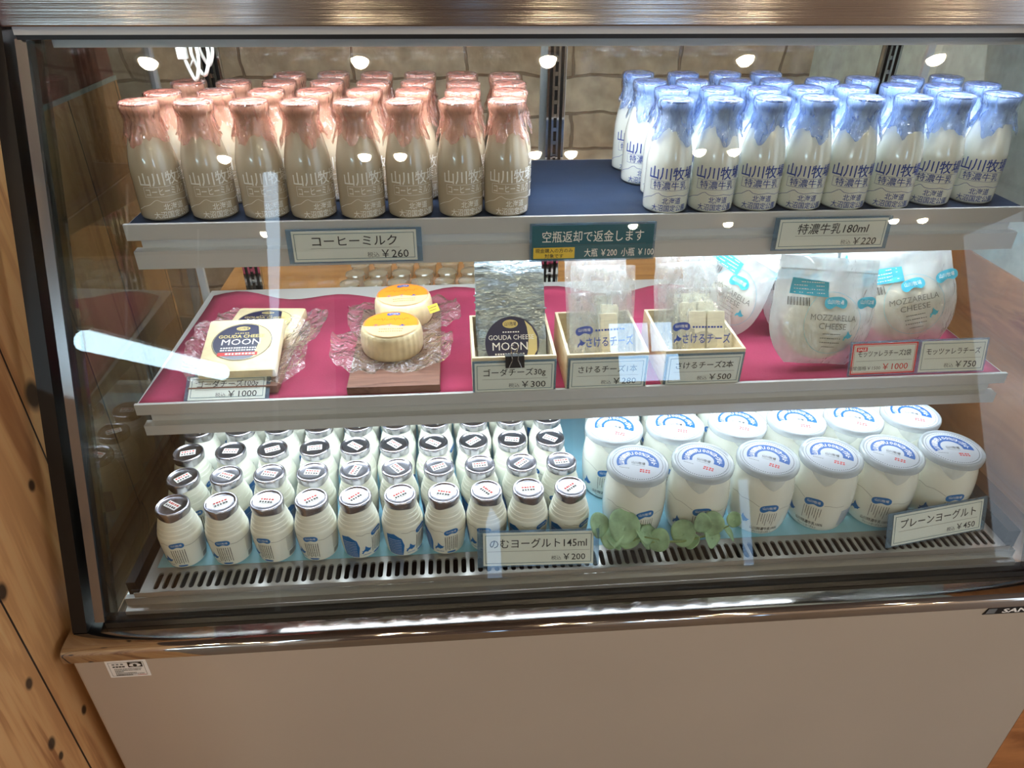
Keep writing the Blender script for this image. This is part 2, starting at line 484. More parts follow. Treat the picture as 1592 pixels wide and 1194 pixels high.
class Print:
    def __init__(self):
        self.items = []
        self.mats = []
    def _m(self, mat):
        if mat not in self.mats:
            self.mats.append(mat)
        return self.mats.index(mat)
    def raw(self, vs, fs, mat, layer):
        self.items.append((vs, fs, self._m(mat), layer))
        return self
    def text(self, s, x, y, h, mat='ink', w=None, align='C', bold=0.01, shear=0.0, rot=0.0, layer=1):
        """h = em size; w = fit the line into that width"""
        vs, fs, (a, b, c, d) = text_geo(s, bold)
        sc = h
        sx = sc if w is None else w / max(1e-6, (c - a))
        ox = {'C': (a + c) / 2, 'L': a, 'R': c}[align]
        cy = 0.36
        out = []
        cr, sr = math.cos(rot), math.sin(rot)
        for px, py in vs:
            u = (px - ox) * sx + shear * (py - cy) * sc
            v = (py - cy) * sc
            out.append((x + u * cr - v * sr, y + u * sr + v * cr))
        return self.raw(out, fs, mat, layer)
    def poly(self, pts, mat, layer=0):
        return self.raw(list(pts), [tuple(range(len(pts)))], mat, layer)
    def rect(self, x0, y0, x1, y1, mat, layer=0):
        return self.poly([(x0, y0), (x1, y0), (x1, y1), (x0, y1)], mat, layer)
    def frame(self, x0, y0, x1, y1, t, mat, layer=0):
        self.rect(x0, y0, x1, y0 + t, mat, layer)
        self.rect(x0, y1 - t, x1, y1, mat, layer)
        self.rect(x0, y0, x0 + t, y1, mat, layer)
        return self.rect(x1 - t, y0, x1, y1, mat, layer)
    def ell(self, cx, cy, rx, ry, mat, layer=0, n=28, a0=0, a1=360):
        pts = [(cx + rx * math.cos(R(a0 + (a1 - a0) * k / n)), cy + ry * math.sin(R(a0 + (a1 - a0) * k / n))) for k in range(n if a1 - a0 >= 360 else n + 1)]
        return self.poly(pts, mat, layer)
    def arc(self, cx, cy, r0, r1, a0, a1, mat, layer=0, n=40, ky=1.0):
        vs, fs = [], []
        for k in range(n + 1):
            a = R(a0 + (a1 - a0) * k / n)
            vs += [(cx + r0 * math.cos(a), cy + ky * r0 * math.sin(a)), (cx + r1 * math.cos(a), cy + ky * r1 * math.sin(a))]
        for k in range(n):
            fs.append((2 * k, 2 * k + 1, 2 * k + 3, 2 * k + 2))
        return self.raw(vs, fs, mat, layer)
    def line(self, pts, t, mat, layer=1):
        vs, fs = [], []
        for k, (x, y) in enumerate(pts):
            x2, y2 = pts[min(k + 1, len(pts) - 1)]
            x1, y1 = pts[max(k - 1, 0)]
            dx, dy = x2 - x1, y2 - y1
            L = math.hypot(dx, dy) or 1
            vs += [(x - dy / L * t / 2, y + dx / L * t / 2), (x + dy / L * t / 2, y - dx / L * t / 2)]
        for k in range(len(pts) - 1):
            fs.append((2 * k, 2 * k + 1, 2 * k + 3, 2 * k + 2))
        return self.raw(vs, fs, mat, layer)
    def dashes(self, x0, y0, x1, y1, mat, t, n, seed=1, layer=1, vertical=False):
        """small unreadable print, shown as rows of fine marks"""
        q = random.Random(seed)
        L = (y1 - y0) if vertical else (x1 - x0)
        step = L / n
        for k in range(n):
            a = k * step + step * 0.08
            b = a + step * q.uniform(0.55, 0.85)
            if vertical:
                self.rect(x0 - t / 2, y0 + a, x0 + t / 2, y0 + b, mat, layer)
            else:
                self.rect(x0 + a, y0 - t / 2, x0 + b, y0 + t / 2, mat, layer)
        return self
    def logo(self, cx, cy, w, mat='logo', tmat='inkwhite', layer=1, rot=0):
        """bean-shaped farm badge with its name"""
        h = w * 0.54
        pts = []
        for k in range(36):
            a = 2 * math.pi * k / 36
            x, y = math.cos(a), math.sin(a)
            x = math.copysign(abs(x) ** 0.75, x) * w / 2
            y = math.copysign(abs(y) ** 0.85, y) * h / 2
            if y < 0:
                y += h * 0.30 * math.exp(-((x / w * 4.5) ** 2))
            y += 0.05 * h * math.sin(x / w * 4)
            c, s = math.cos(rot), math.sin(rot)
            pts.append((cx + x * c - y * s, cy + x * s + y * c))
        self.poly(pts, mat, layer)
        return self.text('山川牧場', cx, cy + h * 0.10, h * 0.36, tmat, w=w * 0.70, layer=layer + 1, rot=rot, bold=0.0)
    def island(self, cx, cy, s, mat='logo', layer=1):
        P = [(-0.10, 1.0), (0.02, 0.72), (0.28, 0.42), (0.62, 0.16), (1.0, 0.16), (0.74, -0.10), (0.70, -0.34), (0.36, -0.44), (0.16, -0.62),
             (-0.04, -0.46), (-0.36, -0.40), (-0.56, -0.62), (-0.72, -0.98), (-0.95, -0.72), (-0.72, -0.40), (-0.90, -0.10), (-0.60, -0.20), (-0.42, 0.05), (-0.28, 0.20), (-0.22, 0.60)]
        return self.poly([(cx + x * s, cy + y * s) for x, y in P], mat, layer)
    def build(self, name, fn, parent, cell=None, ycell=None, eps=0.00012):
        bm = bmesh.new()
        for vs, fs, mi, layer in self.items:
            V = [bm.verts.new((x, y, layer)) for x, y in vs]
            for f in fs:
                try:
                    q = bm.faces.new([V[i] for i in f])
                    q.material_index = mi
                except ValueError:
                    pass
        bmesh.ops.triangulate(bm, faces=[f for f in bm.faces if len(f.verts) > 4])
        for ax, c in ((0, cell), (1, ycell)):
            if c:
                lo = min(v.co[ax] for v in bm.verts)
                hi = max(v.co[ax] for v in bm.verts)
                k = math.ceil(lo / c)
                while k * c < hi:
                    no = (1, 0, 0) if ax == 0 else (0, 1, 0)
                    bmesh.ops.bisect_plane(bm, geom=bm.verts[:] + bm.edges[:] + bm.faces[:], plane_co=(k * c if ax == 0 else 0, k * c if ax == 1 else 0, 0), plane_no=no)
                    k += 1
        bmesh.ops.triangulate(bm, faces=[f for f in bm.faces if len(f.verts) > 4])
        for v in bm.verts:
            v.co = fn(v.co.x, v.co.y, v.co.z * eps)
        me = bpy.data.meshes.new(name)
        bm.to_mesh(me)
        bm.free()
        for m in self.mats:
            me.materials.append(MT[m])
        return link(bpy.data.objects.new(name, me), parent)

def flat(x=0, y=0, z=0):
    """local panel facing -y: u along x, v along z"""
    return lambda u, v, l: Vector((x + u, y - 0.0003 - l, z + v))

def on_top(z, cx=0, cy=0):
    return lambda u, v, l: Vector((cx + u, cy + v, z + 0.0002 + l))

def interp(prof, z):
    pts = sorted(prof, key=lambda p: p[1])
    for (r0, z0), (r1, z1) in zip(pts, pts[1:]):
        if z0 <= z <= z1 and z1 > z0:
            return r0 + (r1 - r0) * (z - z0) / (z1 - z0)
    return pts[-1][0]

def wrap(prof, turn=0.0, rref=None, lift=0.0003):
    def fn(u, v, l):
        r = interp(prof, v)
        a = u / (rref or r) + turn
        rr = r + lift + l
        return Vector((rr * math.sin(a), -rr * math.cos(a), v))
    return fn

def smooth_prof(pts, n=3):
    """Catmull-Rom through (r,z) points"""
    out = []
    for i in range(len(pts) - 1):
        p0, p1, p2, p3 = pts[max(i - 1, 0)], pts[i], pts[i + 1], pts[min(i + 2, len(pts) - 1)]
        for k in range(n):
            t = k / n
            out.append(tuple(0.5 * ((2 * p1[d]) + (-p0[d] + p2[d]) * t + (2 * p0[d] - 5 * p1[d] + 4 * p2[d] - p3[d]) * t * t + (-p0[d] + 3 * p1[d] - 3 * p2[d] + p3[d]) * t ** 3) for d in (0, 1)))
    out.append(pts[-1])
    return out

def facing(x, y):
    """how far a bottle here is turned towards the shopper"""
    return math.atan2(0.458 - x, 0.934 + y)

ORD = ['leftmost', 'second from left', 'third from left', 'fourth from left', 'fifth from left', 'sixth from left', 'seventh from left', 'eighth from left', 'ninth from left', 'tenth from left']
def ordn(k, n):
    return 'rightmost' if k == n - 1 else ORD[k]
# ------------------------------------------------------------------ the room
def slab(name, lo, hi, mat, parent=None, bev=0.0):
    return struct(MB().box(lo, hi, bev).build(name, mat, parent, smooth=False))

slab('floor', (-2.6, -4.6, -1.26), (4.4, 1.1, -1.2), 'floor')
slab('ceiling', (-2.6, -4.6, 1.25), (4.4, 1.1, 1.31), 'ceilwood')
wf_ = slab('wall_front', (-2.6, -4.6, -1.2), (4.4, -4.5, 1.25), 'roomwall')
slab('added_dark_panel', (-0.45, -4.5, -1.2), (1.25, -4.488, 1.25), 'darkwood', wf_)  # unseen panel added to darken the middle of the canopy's reflection
slab('added_tan_panel', (1.9, -4.5, -1.2), (4.4, -4.490, 1.25), 'tanwood', wf_)  # unseen panel added to warm the right part of the canopy's reflection
slab('wall_back', (-0.4, 0.92, -1.2), (2.6, 1.0, 1.25), 'stone')
slab('wall_far_left', (-2.68, -4.6, -1.2), (-2.6, 1.1, 1.25), 'roomwall')
lw = slab('wall_left', (-0.2, -0.21, -1.2), (-0.0755, 0.34, 0.113), 'wallwood')
slab('low_panel', (-0.2, -0.66, -1.2), (-0.0755, -0.21, -0.14), 'wallwood', lw)
slab('brick_tiling', (-0.2, -0.21, 0.119), (-0.078, 0.34, 1.25), 'brick', lw)
slab('grout_ledge', (-0.2, -0.21, 0.113), (-0.0745, 0.34, 0.119), 'pale', lw)
rw = slab('wall_right', (1.34, -0.30, -1.2), (1.42, 0.92, -0.145), 'ply')
slab('pebbled_panel', (1.345, -0.30, -0.145), (1.42, 0.92, 1.25), 'pale', rw)

# windows of the shop, behind the viewer; they show as pale panes mirrored in the showcase glass
w1 = struct(MB().box((1.53, -4.5, 0.17), (2.11, -4.47, 0.68)).build('window_1', 'black', None, False))
MB().box((1.56, -4.469, 0.425), (1.85, -4.466, 0.64)).box((1.87, -4.469, 0.425), (2.03, -4.466, 0.64)).build('upper_pane', 'window', w1, False)
MB().box((1.62, -4.469, 0.205), (2.07, -4.466, 0.40)).build('lower_pane', 'window', w1, False)
w2 = struct(MB().box((0.56, -4.5, -1.2), (0.72, -4.47, -0.60)).build('window_2', 'black', None, False))
MB().prism([(0.59, -1.16), (0.69, -1.16), (0.69, -0.76), (0.63, -0.66), (0.59, -0.78)], -4.469, -4.466, 1).build('low_pane', 'paneglow', w2, False)
w3 = struct(MB().box((2.42, -4.5, -1.2), (2.58, -4.47, -0.50)).build('window_3', 'black', None, False))
MB().box((2.46, -4.469, -1.17), (2.53, -4.466, -0.55)).build('low_pane', 'paneglow', w3, False)
lp = thing('added_streak_tube', 'added glowing tube on a stand behind the viewer, mirrored as a pale upright streak', 'light helper', (-0.345, -2.4, -1.2))  # made-up tube and stand, added to give the upright streak in the glass
MB().lathe([(0.0, 0.0), (0.13, 0.0), (0.13, 0.012), (0.02, 0.02), (0.0, 0.02)], 32).build('base', 'white', lp)
MB().tube([(0, 0, 0.015), (0, 0, 1.30)], 0.012, 12).build('pole', 'white', lp)
MB().tube([(0, 0, 1.30), (0, 0, 1.9), (-0.012, 0, 2.20)], [0.010, 0.028, 0.032], 12).build('glowing_tube', 'streakglow', lp)

def downlight(x, y, label):
    t = thing('ceiling_downlight', label, 'ceiling light', (x, y, 1.25), group='warm downlights in the shop ceiling')
    MB().lathe([(0.034, 0.0), (0.046, 0.0), (0.046, -0.006), (0.036, -0.008), (0.034, 0.0)], 20).build('trim_ring', 'white', t)
    MB().lathe([(0.0, -0.034), (0.014, -0.031), (0.025, -0.023), (0.031, -0.012), (0.033, -0.002), (0.0, -0.001)], 16).build('lens', 'spot', t)
rowA = [-0.670, 0.113, 0.835, 1.622, 2.411]
for k, x in enumerate(rowA):
    downlight(x, -1.905, 'warm ceiling downlight in the row nearest the showcase, ' + ordn(k, 5))
rowB = [-0.680, 0.010, 0.188, 0.872, 1.056, 1.730, 1.915]
for k, x in enumerate(rowB):
    downlight(x, -2.79, 'warm ceiling downlight in the middle paired row, ' + ordn(k, 7))
rowC = [-0.813, 1.670, 2.343, 3.544, 3.757]
for k, x in enumerate(rowC):
    downlight(x, -4.02, 'warm ceiling downlight in the row farthest from the showcase, ' + ordn(k, 5))

fl = thing('hanging_light', 'white tube light hanging left behind the viewer, mirrored on the glass', 'ceiling light', (-1.26, -3.535, 0.35), (0, 0, math.atan2(-1.49, 0.16)))
MB().tube([(-0.75, 0, 0), (0.75, 0, 0)], 0.050, 12).build('glowing_tube', 'striplight', fl)
MB().box((-0.76, -0.03, 0.048), (0.76, 0.03, 0.065)).build('housing', 'white', fl, False)
for s in (-0.4, 0.4):
    MB().tube([(s, 0, 0.06), (s, 0, 0.90)], 0.006, 8).build('hanging_rod', 'white', fl)

wl = thing('added_back_light', 'added white light tube over the counter, brightening the wall behind the showcase', 'ceiling light', (0.68, 0.70, 1.22))  # unseen tube added to brighten the stone wall behind the case
MB().tube([(-0.5, 0, 0), (0.5, 0, 0)], 0.022, 12).build('glowing_tube', 'backlight', wl)
MB().box((-0.52, -0.03, 0.020), (0.52, 0.03, 0.03)).build('housing', 'white', wl, False)

# ------------------------------------------------------------------ the showcase
case = thing('refrigerated_showcase', 'glass fronted refrigerated showcase with steel canopy and beige base', 'display case', (0.6, 0.0, -1.2))
CO = Vector((0.6, 0.0, -1.2))
def cpart(mb, name, mat, smooth=True, parent=None, label=None, lean=False):
    for v in mb.bm.verts:
        if lean:
            v.co.x += 0.020 * (v.co.z + 0.452) / 0.665
        v.co -= CO
    o = mb.build(name, mat, case if parent is None else parent, smooth)
    if label:
        o['label'] = label
    return o
GB, GT = Vector((-0.264, -0.452)), Vector((-0.040, 0.213))
gd = (GT - GB).normalized()
gn = Vector((-gd.y, gd.x))          # outward
def slant(a, b, e0=0.0, e1=0.0):
    """(y,z) strip parallel to the leaning glass, from depth a to depth b inside it"""
    p0, p1 = GB - gd * e0, GT + gd * e1
    return [tuple(p0 - gn * a), tuple(p1 - gn * a), tuple(p1 - gn * b), tuple(p0 - gn * b)]
XL, XR = -0.004, 1.249
cpart(MB().prism(slant(0, 0.006), XL, XR), 'front_glass', 'glass', False)
def side(x0, x1):
    f = GB - gn * 0.007
    g = GT - gn * 0.007
    return MB().prism([tuple(f), tuple(g), (0.284, 0.213), (0.284, -0.452)], x0, x1)
cpart(side(-0.016, -0.010), 'side_glass', 'side_glass', False, lean=True)
cpart(side(1.255, 1.261), 'side_glass', 'clear_side', False)
for x0, x1 in ((-0.034, -0.018), (1.263, 1.279)):
    mb = MB()
    pts = slant(-0.003, 0.014)
    mb.prism(pts, x0 + 0.004, x1)
    cpart(mb, 'corner_profile', 'postmetal', False, lean=x0 < 0)
for x0, x1 in ((-0.058, -0.040), (1.285, 1.30)):
    cpart(MB().prism(slant(-0.006, 0.02, 0.012, 0.02), x0, x1), 'corner_post', 'black', False, label='black leaning corner post', lean=x0 < 0)
for x0, x1 in ((-0.0165, -0.004), (1.249, 1.2615)):
    cpart(MB().prism(slant(0.0, 0.007), x0, x1), 'edge_seal', 'side_glass', False, lean=x0 < 0)
# canopy
cpart(MB().box((-0.010, -0.062, 0.227), (1.36, 0.33, 0.42), 0.002), 'canopy', 'steel', False, label='brushed steel canopy')
cpart(MB().box((-0.004, -0.052, 0.2185), (1.35, 0.31, 0.2268)), 'canopy_frame', 'satin', False)
cpart(MB().box((-0.004, -0.049, 0.2135), (1.35, -0.028, 0.2183)), 'top_seal', 'black', False)
cpart(MB().box((0.03, -0.018, 0.2105), (1.22, 0.022, 0.2135)), 'light_panel', 'toplight', False)
cpart(MB().box((0.02, -0.026, 0.2030), (1.23, -0.021, 0.2135)), 'light_shield', 'satin', False)
# rear sliding doors and their frame
cpart(MB().box((-0.01, 0.272, 0.172), (1.255, 0.296, 0.2185), 0.002), 'rear_top_rail', 'satin', False)
cpart(MB().box((-0.01, 0.272, -0.452), (1.255, 0.296, -0.43)), 'rear_bottom_rail', 'satin', False)
for x0, x1, y in ((0.0, 0.64, 0.279), (0.60, 1.245, 0.288)):
    d = cpart(MB().box((x0, y, -0.43), (x1, y + 0.004, 0.172)), 'sliding_door', 'rear_glass', False)
    for a, b in ((x0, x0 + 0.012), (x1 - 0.012, x1)):
        MB().box(Vector((a, y - 0.002, -0.43)) - CO, Vector((b, y + 0.006, 0.172)) - CO).build('door_stile', 'satin', d, False)
for x in (0.098, 0.622, 1.160):
    mb = MB()
    for a in (-0.014, -0.0055, 0.003, 0.0115):
        mb.box((x + a, 0.262, -0.43), (x + a + 0.0035, 0.270, 0.2))
    z = -0.42
    while z < 0.19:
        mb.box((x - 0.002, 0.264, z), (x + 0.003, 0.269, z + 0.006))
        z += 0.021
    mb.mi = 1
    mb.box((x - 0.014, 0.2705, -0.43), (x + 0.015, 0.2718, 0.2))
    cpart(mb, 'slotted_upright', ['chrome', 'dark'], False)
# deck pan with the slotted air grille
DZ = -0.4205
mb = MB()
n, x0, x1 = 104, 0.040, 1.212
ya, yb = -0.2475, -0.2115
pitch_ = (x1 - x0) / n
for k in range(n):
    a, b = x0 + k * pitch_, x0 + (k + 1) * pitch_
    cx, rr = (a + b) / 2, pitch_ * 0.30
    yt, yl = yb - 0.003 - rr, ya + 0.004 + rr
    hole, outer = [], []
    for i in range(5):
        t = math.pi * i / 4
        hole.append((cx + rr * math.cos(t), yt + rr * math.sin(t)))
    outer += [(b, yt), (b, yb), (cx, yb), (a, yb), (a, yt)]
    for i in range(5):
        t = math.pi + math.pi * i / 4
        hole.append((cx + rr * math.cos(t), yl + rr * math.sin(t)))
    outer += [(a, yl), (a, ya), (cx, ya), (b, ya), (b, yl)]
    H_ = [mb.bm.verts.new((x, y, DZ)) for x, y in hole]
    O_ = [mb.bm.verts.new((x, y, DZ)) for x, y in outer]
    L_ = [mb.bm.verts.new((x, y, DZ - 0.003)) for x, y in hole]
    for i in range(10):
        j = (i + 1) % 10
        mb.face([H_[i], H_[j], O_[j], O_[i]])
        mb.face([H_[i], L_[i], L_[j], H_[j]])
mb.box((0.027, ya, DZ - 0.0012), (x0, yb, DZ))
mb.box((x1, ya, DZ - 0.0012), (1.222, yb, DZ))
mb.box((0.027, yb, DZ - 0.004), (1.222, 0.262, DZ))
mb.box((0.020, ya - 0.0012, DZ - 0.008), (1.228, ya, DZ + 0.0002))
cpart(mb, 'deck_grille', 'stainless', False)
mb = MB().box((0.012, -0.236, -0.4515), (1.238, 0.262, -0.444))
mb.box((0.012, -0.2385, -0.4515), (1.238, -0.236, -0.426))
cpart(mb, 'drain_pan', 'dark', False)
mb = MB().prism([(-0.2475, -0.4305), (-0.2405, -0.4305), (-0.2405, -0.4515), (-0.2565, -0.4515), (-0.2565, -0.4455), (-0.2475, -0.4435)], 0.006, 1.24)
cpart(mb, 'deck_step', 'stainless', False)
cpart(MB().box((1.229, -0.235, -0.452), (1.247, 0.262, -0.405)), 'deck_end_trim', 'black', False)
cpart(MB().box((0.0, -0.225, -0.452), (0.012, 0.262, -0.425)), 'deck_end_trim', 'black', False)
# lower seal, ledge and base
mb = MB().prism([(-0.2570, -0.4520), (-0.2675, -0.4525), (-0.2675, -0.4620), (-0.25, -0.4620), (-0.25, -0.4520)], -0.018, 1.262)
cpart(mb, 'lower_seal', 'black', False)
prof = [(-0.255, -0.4622), (-0.2915, -0.4632), (-0.2975, -0.4650), (-0.3015, -0.4685), (-0.3030, -0.4730), (-0.3030, -0.4830), (-0.29, -0.4830), (-0.255, -0.475)]
mb = MB().prism(prof, -0.064, 1.37)
mb.box((-0.064, -0.254, -0.483), (-0.004, 0.33, -0.4625), 0.002)
mb.box((1.252, -0.254, -0.483), (1.37, 0.33, -0.4625), 0.002)
cpart(mb, 'ledge', 'chrome', True, label='polished steel ledge below the glass')
cpart(MB().box((-0.055, -0.2995, -1.2), (1.36, 0.33, -0.483), 0.003), 'base_cabinet', 'beige', False, label='beige enamelled base')
# notice sticker and maker's plate on the base
st = cpart(MB().box((-0.016, -0.3003, -0.5195), (0.035, -0.2996, -0.4865)), 'notice_sticker', 'white', False, label='small white notice with an eye drawing')
p = Print()
p.frame(-0.022, -0.0135, 0.022, 0.0135, 0.0004, 'ink')
p.rect(0.002, 0.003, 0.020, 0.0125, 'black')
p.poly([(0.011 + 0.0075 * math.cos(a), 0.0068 + 0.0036 * math.sin(a) * (1 if math.sin(a) > 0 else 0.8)) for a in [2 * math.pi * k / 20 for k in range(20)]], 'white', 1)
p.ell(0.011, 0.0068, 0.0026, 0.0026, 'black', 2)
p.dashes(0.0055, 0.0112, 0.0165, 0.0112, 'white', 0.001, 6, 3)
p.dashes(-0.018, 0.0095, -0.002, 0.0095, 'inkgrey', 0.0022, 3, 4)
p.dashes(-0.018, 0.0048, -0.002, 0.0048, 'ink', 0.0024, 4, 5)
for i, z in enumerate((0.0, -0.0028, -0.0052, -0.0078, -0.0102, -0.0122)):
    p.dashes(-0.017, z, (0.018, 0.016, -0.006, 0.010, 0.019, 0.004)[i], z, 'ink', 0.0012, (16, 15, 5, 13, 16, 10)[i], 9 + i)
p.dashes(0.010, -0.0126, 0.021, -0.0126, 'inkred', 0.0009, 8, 31)
p.build('notice_print', flat(0.0095 - 0.6, -0.3004, -0.503 + 1.2), st)
npl = cpart(MB().prism([(1.180, -0.4995), (1.30, -0.4995), (1.30, -0.4855), (1.186, -0.4855)], -0.3004, -0.2996, 1), 'nameplate', 'black', False, label='black maker plate with silver letters')
p = Print()
p.poly([(-0.0535, -0.005), (-0.040, -0.005), (-0.0385, 0.005), (-0.051, 0.005)], 'inkgrey')
p.text('SANDEN', 0.010, 0.0, 0.0112, 'inkwhite', w=0.078, bold=0.03, shear=0.2)
p.build('maker_name', flat(1.237 - 0.6, -0.3006, -0.4925 + 1.2), npl)

# the two lit shelves
def shelf(label, z, yf, yb_, x0, x1, h1, h2, h3):
    s = thing('display_shelf', label, 'shelf', ((x0 + x1) / 2, yf, z))
    ox = (x1 - x0) / 2
    d = yb_ - yf
    mb = MB().box((-ox, 0.004, -0.009), (ox, d, -0.002))
    mb.box((-ox, -0.001, -h1), (ox, 0.004, 0.0025), 0.0008)
    mb.build('shelf_plate', 'satin', s, False)
    MB().box((-ox + 0.012, 0.011, -h2 - 0.002), (ox - 0.012, 0.014, -h1 + 0.004)).build('recess', 'satin', s, False)
    mb = MB().prism([(0.0, -h2), (0.013, -h2 + 0.001), (0.013, -h2 - 0.001), (0.002, -h2 - 0.001), (0.002, -h3), (0.0, -h3)], -ox + 0.004, ox - 0.004)
    mb.build('light_housing', 'satin', s, False)
    MB().box((-ox + 0.03, 0.022, -0.0135), (ox - 0.03, 0.066, -0.0095)).build('light_panel', 'tube' if z > -0.1 else 'tubelow', s, False)
    for sx in (-1, 1):
        MB().prism([(0.012, -0.009), (d - 0.002, -0.009), (d + 0.0, -0.05), (0.012, -0.02)], sx * (ox - 0.004) - 0.002, sx * (ox - 0.004) + 0.002).build('side_bracket', 'satin', s, False)
    return s
s1 = shelf('steel upper shelf holding the milk bottles', 0.0, -0.034, 0.258, 0.042, 1.240, 0.019, 0.034, 0.058)
s2 = shelf('steel lower shelf holding the cheeses on red cloth', -0.2128, -0.120, 0.245, 0.030, 1.231, 0.014, 0.032, 0.047)

# liners
mb = MB().box((0.045, -0.030, -0.0018), (1.236, 0.25, -0.0002))
tag(mb.build('shelf_liner', 'navy', None, False), 'navy felt liner on the upper shelf under the milk bottles', 'shelf liner')
mb = MB()
def cloth(i, j):
    u, v = i / 60, j / 20
    x = 0.032 + u * 1.196
    back = 0.205 + 0.008 * math.sin(u * 41) + 0.012 * math.sin(u * 17 + 1)
    y = -0.1155 + v * (back + 0.1155)
    if u < 0.1:
        x += 0.010 * v * (1 - u * 10)
    z = -0.2140 + 0.0028 * (max(0, v - 0.8) / 0.2) ** 2 * (1 + math.sin(u * 41))
    return Vector((x, y, z))
mb.grid(cloth, 61, 21)
o = mb.build('red_cloth', 'red', None, True, 180)
sm = o.modifiers.new('thickness', 'SOLIDIFY'); sm.thickness = 0.0010; sm.offset = 0
tag(o, 'crimson felt cloth spread over the middle shelf under the cheeses', 'cloth')
mb = MB().box((0.036, -0.205, -0.4203), (1.215, 0.235, -0.4200))
tag(mb.build('deck_liner', 'paleblue', None, False), 'pale blue sheet on the bottom deck under the yogurt', 'shelf liner')

# white mains lead hanging in the upper left corner
cb = thing('power_cord', 'white power cord coiled and hanging at the upper left corner', 'cord', (0.140, 0.055, 0.190))
for k, (dx, w, l) in enumerate(((0.0, 0.010, 0.046), (0.010, 0.012, 0.041), (0.017, 0.009, 0.030))):
    pts = []
    for i in range(25):
        t = math.pi * 2 * i / 24
        pts.append((dx + w * math.sin(t) * (0.8 + 0.2 * math.cos(t)), 0.004 * k + 0.003 * math.sin(2 * t), -l / 2 + l / 2 * math.cos(t) + 0.012))
    MB().tube(pts, 0.0022, 8).build('cord_loop', 'cable', cb)
MB().tube([(-0.010, 0, 0.02), (-0.012, 0.003, -0.004), (-0.006, 0.004, -0.02), (0.0, 0.004, -0.012)], 0.0022, 8).build('cord_end', 'cable', cb)
MB().box((-0.016, -0.004, -0.010), (-0.004, 0.005, 0.012), 0.002).build('plug', 'cable', cb)

# beyond the rear doors: a counter with clear cups
tag(MB().box((-0.06, 0.40, -1.2), (1.33, 0.90, -0.345), 0.003).build('back_counter', 'counterwood', None, False), 'light wood counter behind the showcase', 'counter')
def cup_geo():
    mb = MB()
    mb.lathe([(0.0, 0.001), (0.016, 0.0), (0.019, 0.004), (0.0205, 0.028), (0.0215, 0.030), (0.020, 0.033), (0.012, 0.036), (0.0, 0.037)], 20)
    return mb.build('clear_cup', 'cup')
cup0 = cup_geo()
k = 0
for r_ in range(4):
    for c_ in range(7):
        o = cup0 if k == 0 else cup0.copy()
        if k:
            COL.objects.link(o)
        o.location = (0.222 + c_ * 0.050 + r_ * 0.006, 0.435 + r_ * 0.052, -0.345)
        tag(o, 'clear lidded cup on the counter behind, %s in %s' % (ordn(c_, 7), ['the nearest row', 'the second row', 'the third row', 'the farthest row'][r_]), 'cup', 'clear cups behind the showcase')
        k += 1
# ------------------------------------------------------------------ products: bottles of milk
BP = smooth_prof([(0.0238, 0.0), (0.0280, 0.0028), (0.0293, 0.010), (0.0293, 0.058), (0.0286, 0.070), (0.0262, 0.084), (0.0228, 0.098), (0.0203, 0.108), (0.0194, 0.116), (0.0195, 0.125), (0.0216, 0.129), (0.0225, 0.133), (0.0218, 0.1375)], 3)
def film_geo(mat, seed):
    """clear coloured film gathered over the mouth, hanging as a crumpled skirt"""
    q = random.Random(seed)
    ph = q.uniform(0, 6.28)
    segs, rings = 84, 14
    mb = MB()
    top = [(0.004, 0.1412), (0.013, 0.1416), (0.0205, 0.1414), (0.0232, 0.1400), (0.0238, 0.1365), (0.0232, 0.1325), (0.0222, 0.1285), (0.0209, 0.1250), (0.0206, 0.1222)]
    nt_ = len(top)
    pl = [(q.randint(9, 12), q.uniform(0, 6.28), 0.55), (q.randint(17, 23), q.uniform(0, 6.28), 0.45)]
    def fn(i, j):
        a = 2 * math.pi * i / segs
        if j < nt_:
            r, z = top[j]
            if j >= 5:
                w = sum(k * math.sin(n_ * a + p_) for n_, p_, k in pl)
                r += 0.0005 * w * (j - 4)
                r = max(r, interp(BP, min(z, 0.137)) + 0.0005)
        else:
            t = (j - nt_ + 1) / rings
            cor = 0.5 + 0.5 * math.cos(4 * a + ph)
            hem = 0.1030 - 0.015 * cor ** 2 + 0.004 * math.sin(3 * a + ph * 2) + 0.003 * abs(math.sin(7 * a + ph)) + 0.0012 * math.sin(19 * a)
            z = 0.1222 + (hem - 0.1222) * t
            w = sum(k * (1 - 2 * abs(math.sin((n_ * a + p_ + t * 0.9) / 2)) ** 0.7) for n_, p_, k in pl)
            fl = 0.0020 + 0.0052 * t * (0.4 + 0.6 * cor)
            r = interp(BP, z) + max(0.0006, fl + (0.0012 + 0.0022 * t) * w)
            r += 0.0007 * noise.noise(Vector((a * 6, z * 300, seed)))
            r = min(max(r, interp(BP, z) + 0.0005), 0.0300)
        return Vector((r * math.sin(a), -r * math.cos(a), z))
    mb.grid(fn, segs, nt_ + rings, True)
    o = mb.build('film_wrap', mat, None, True, 180)
    me = o.data
    COL.objects.unlink(o)
    bpy.data.objects.remove(o)
    return me

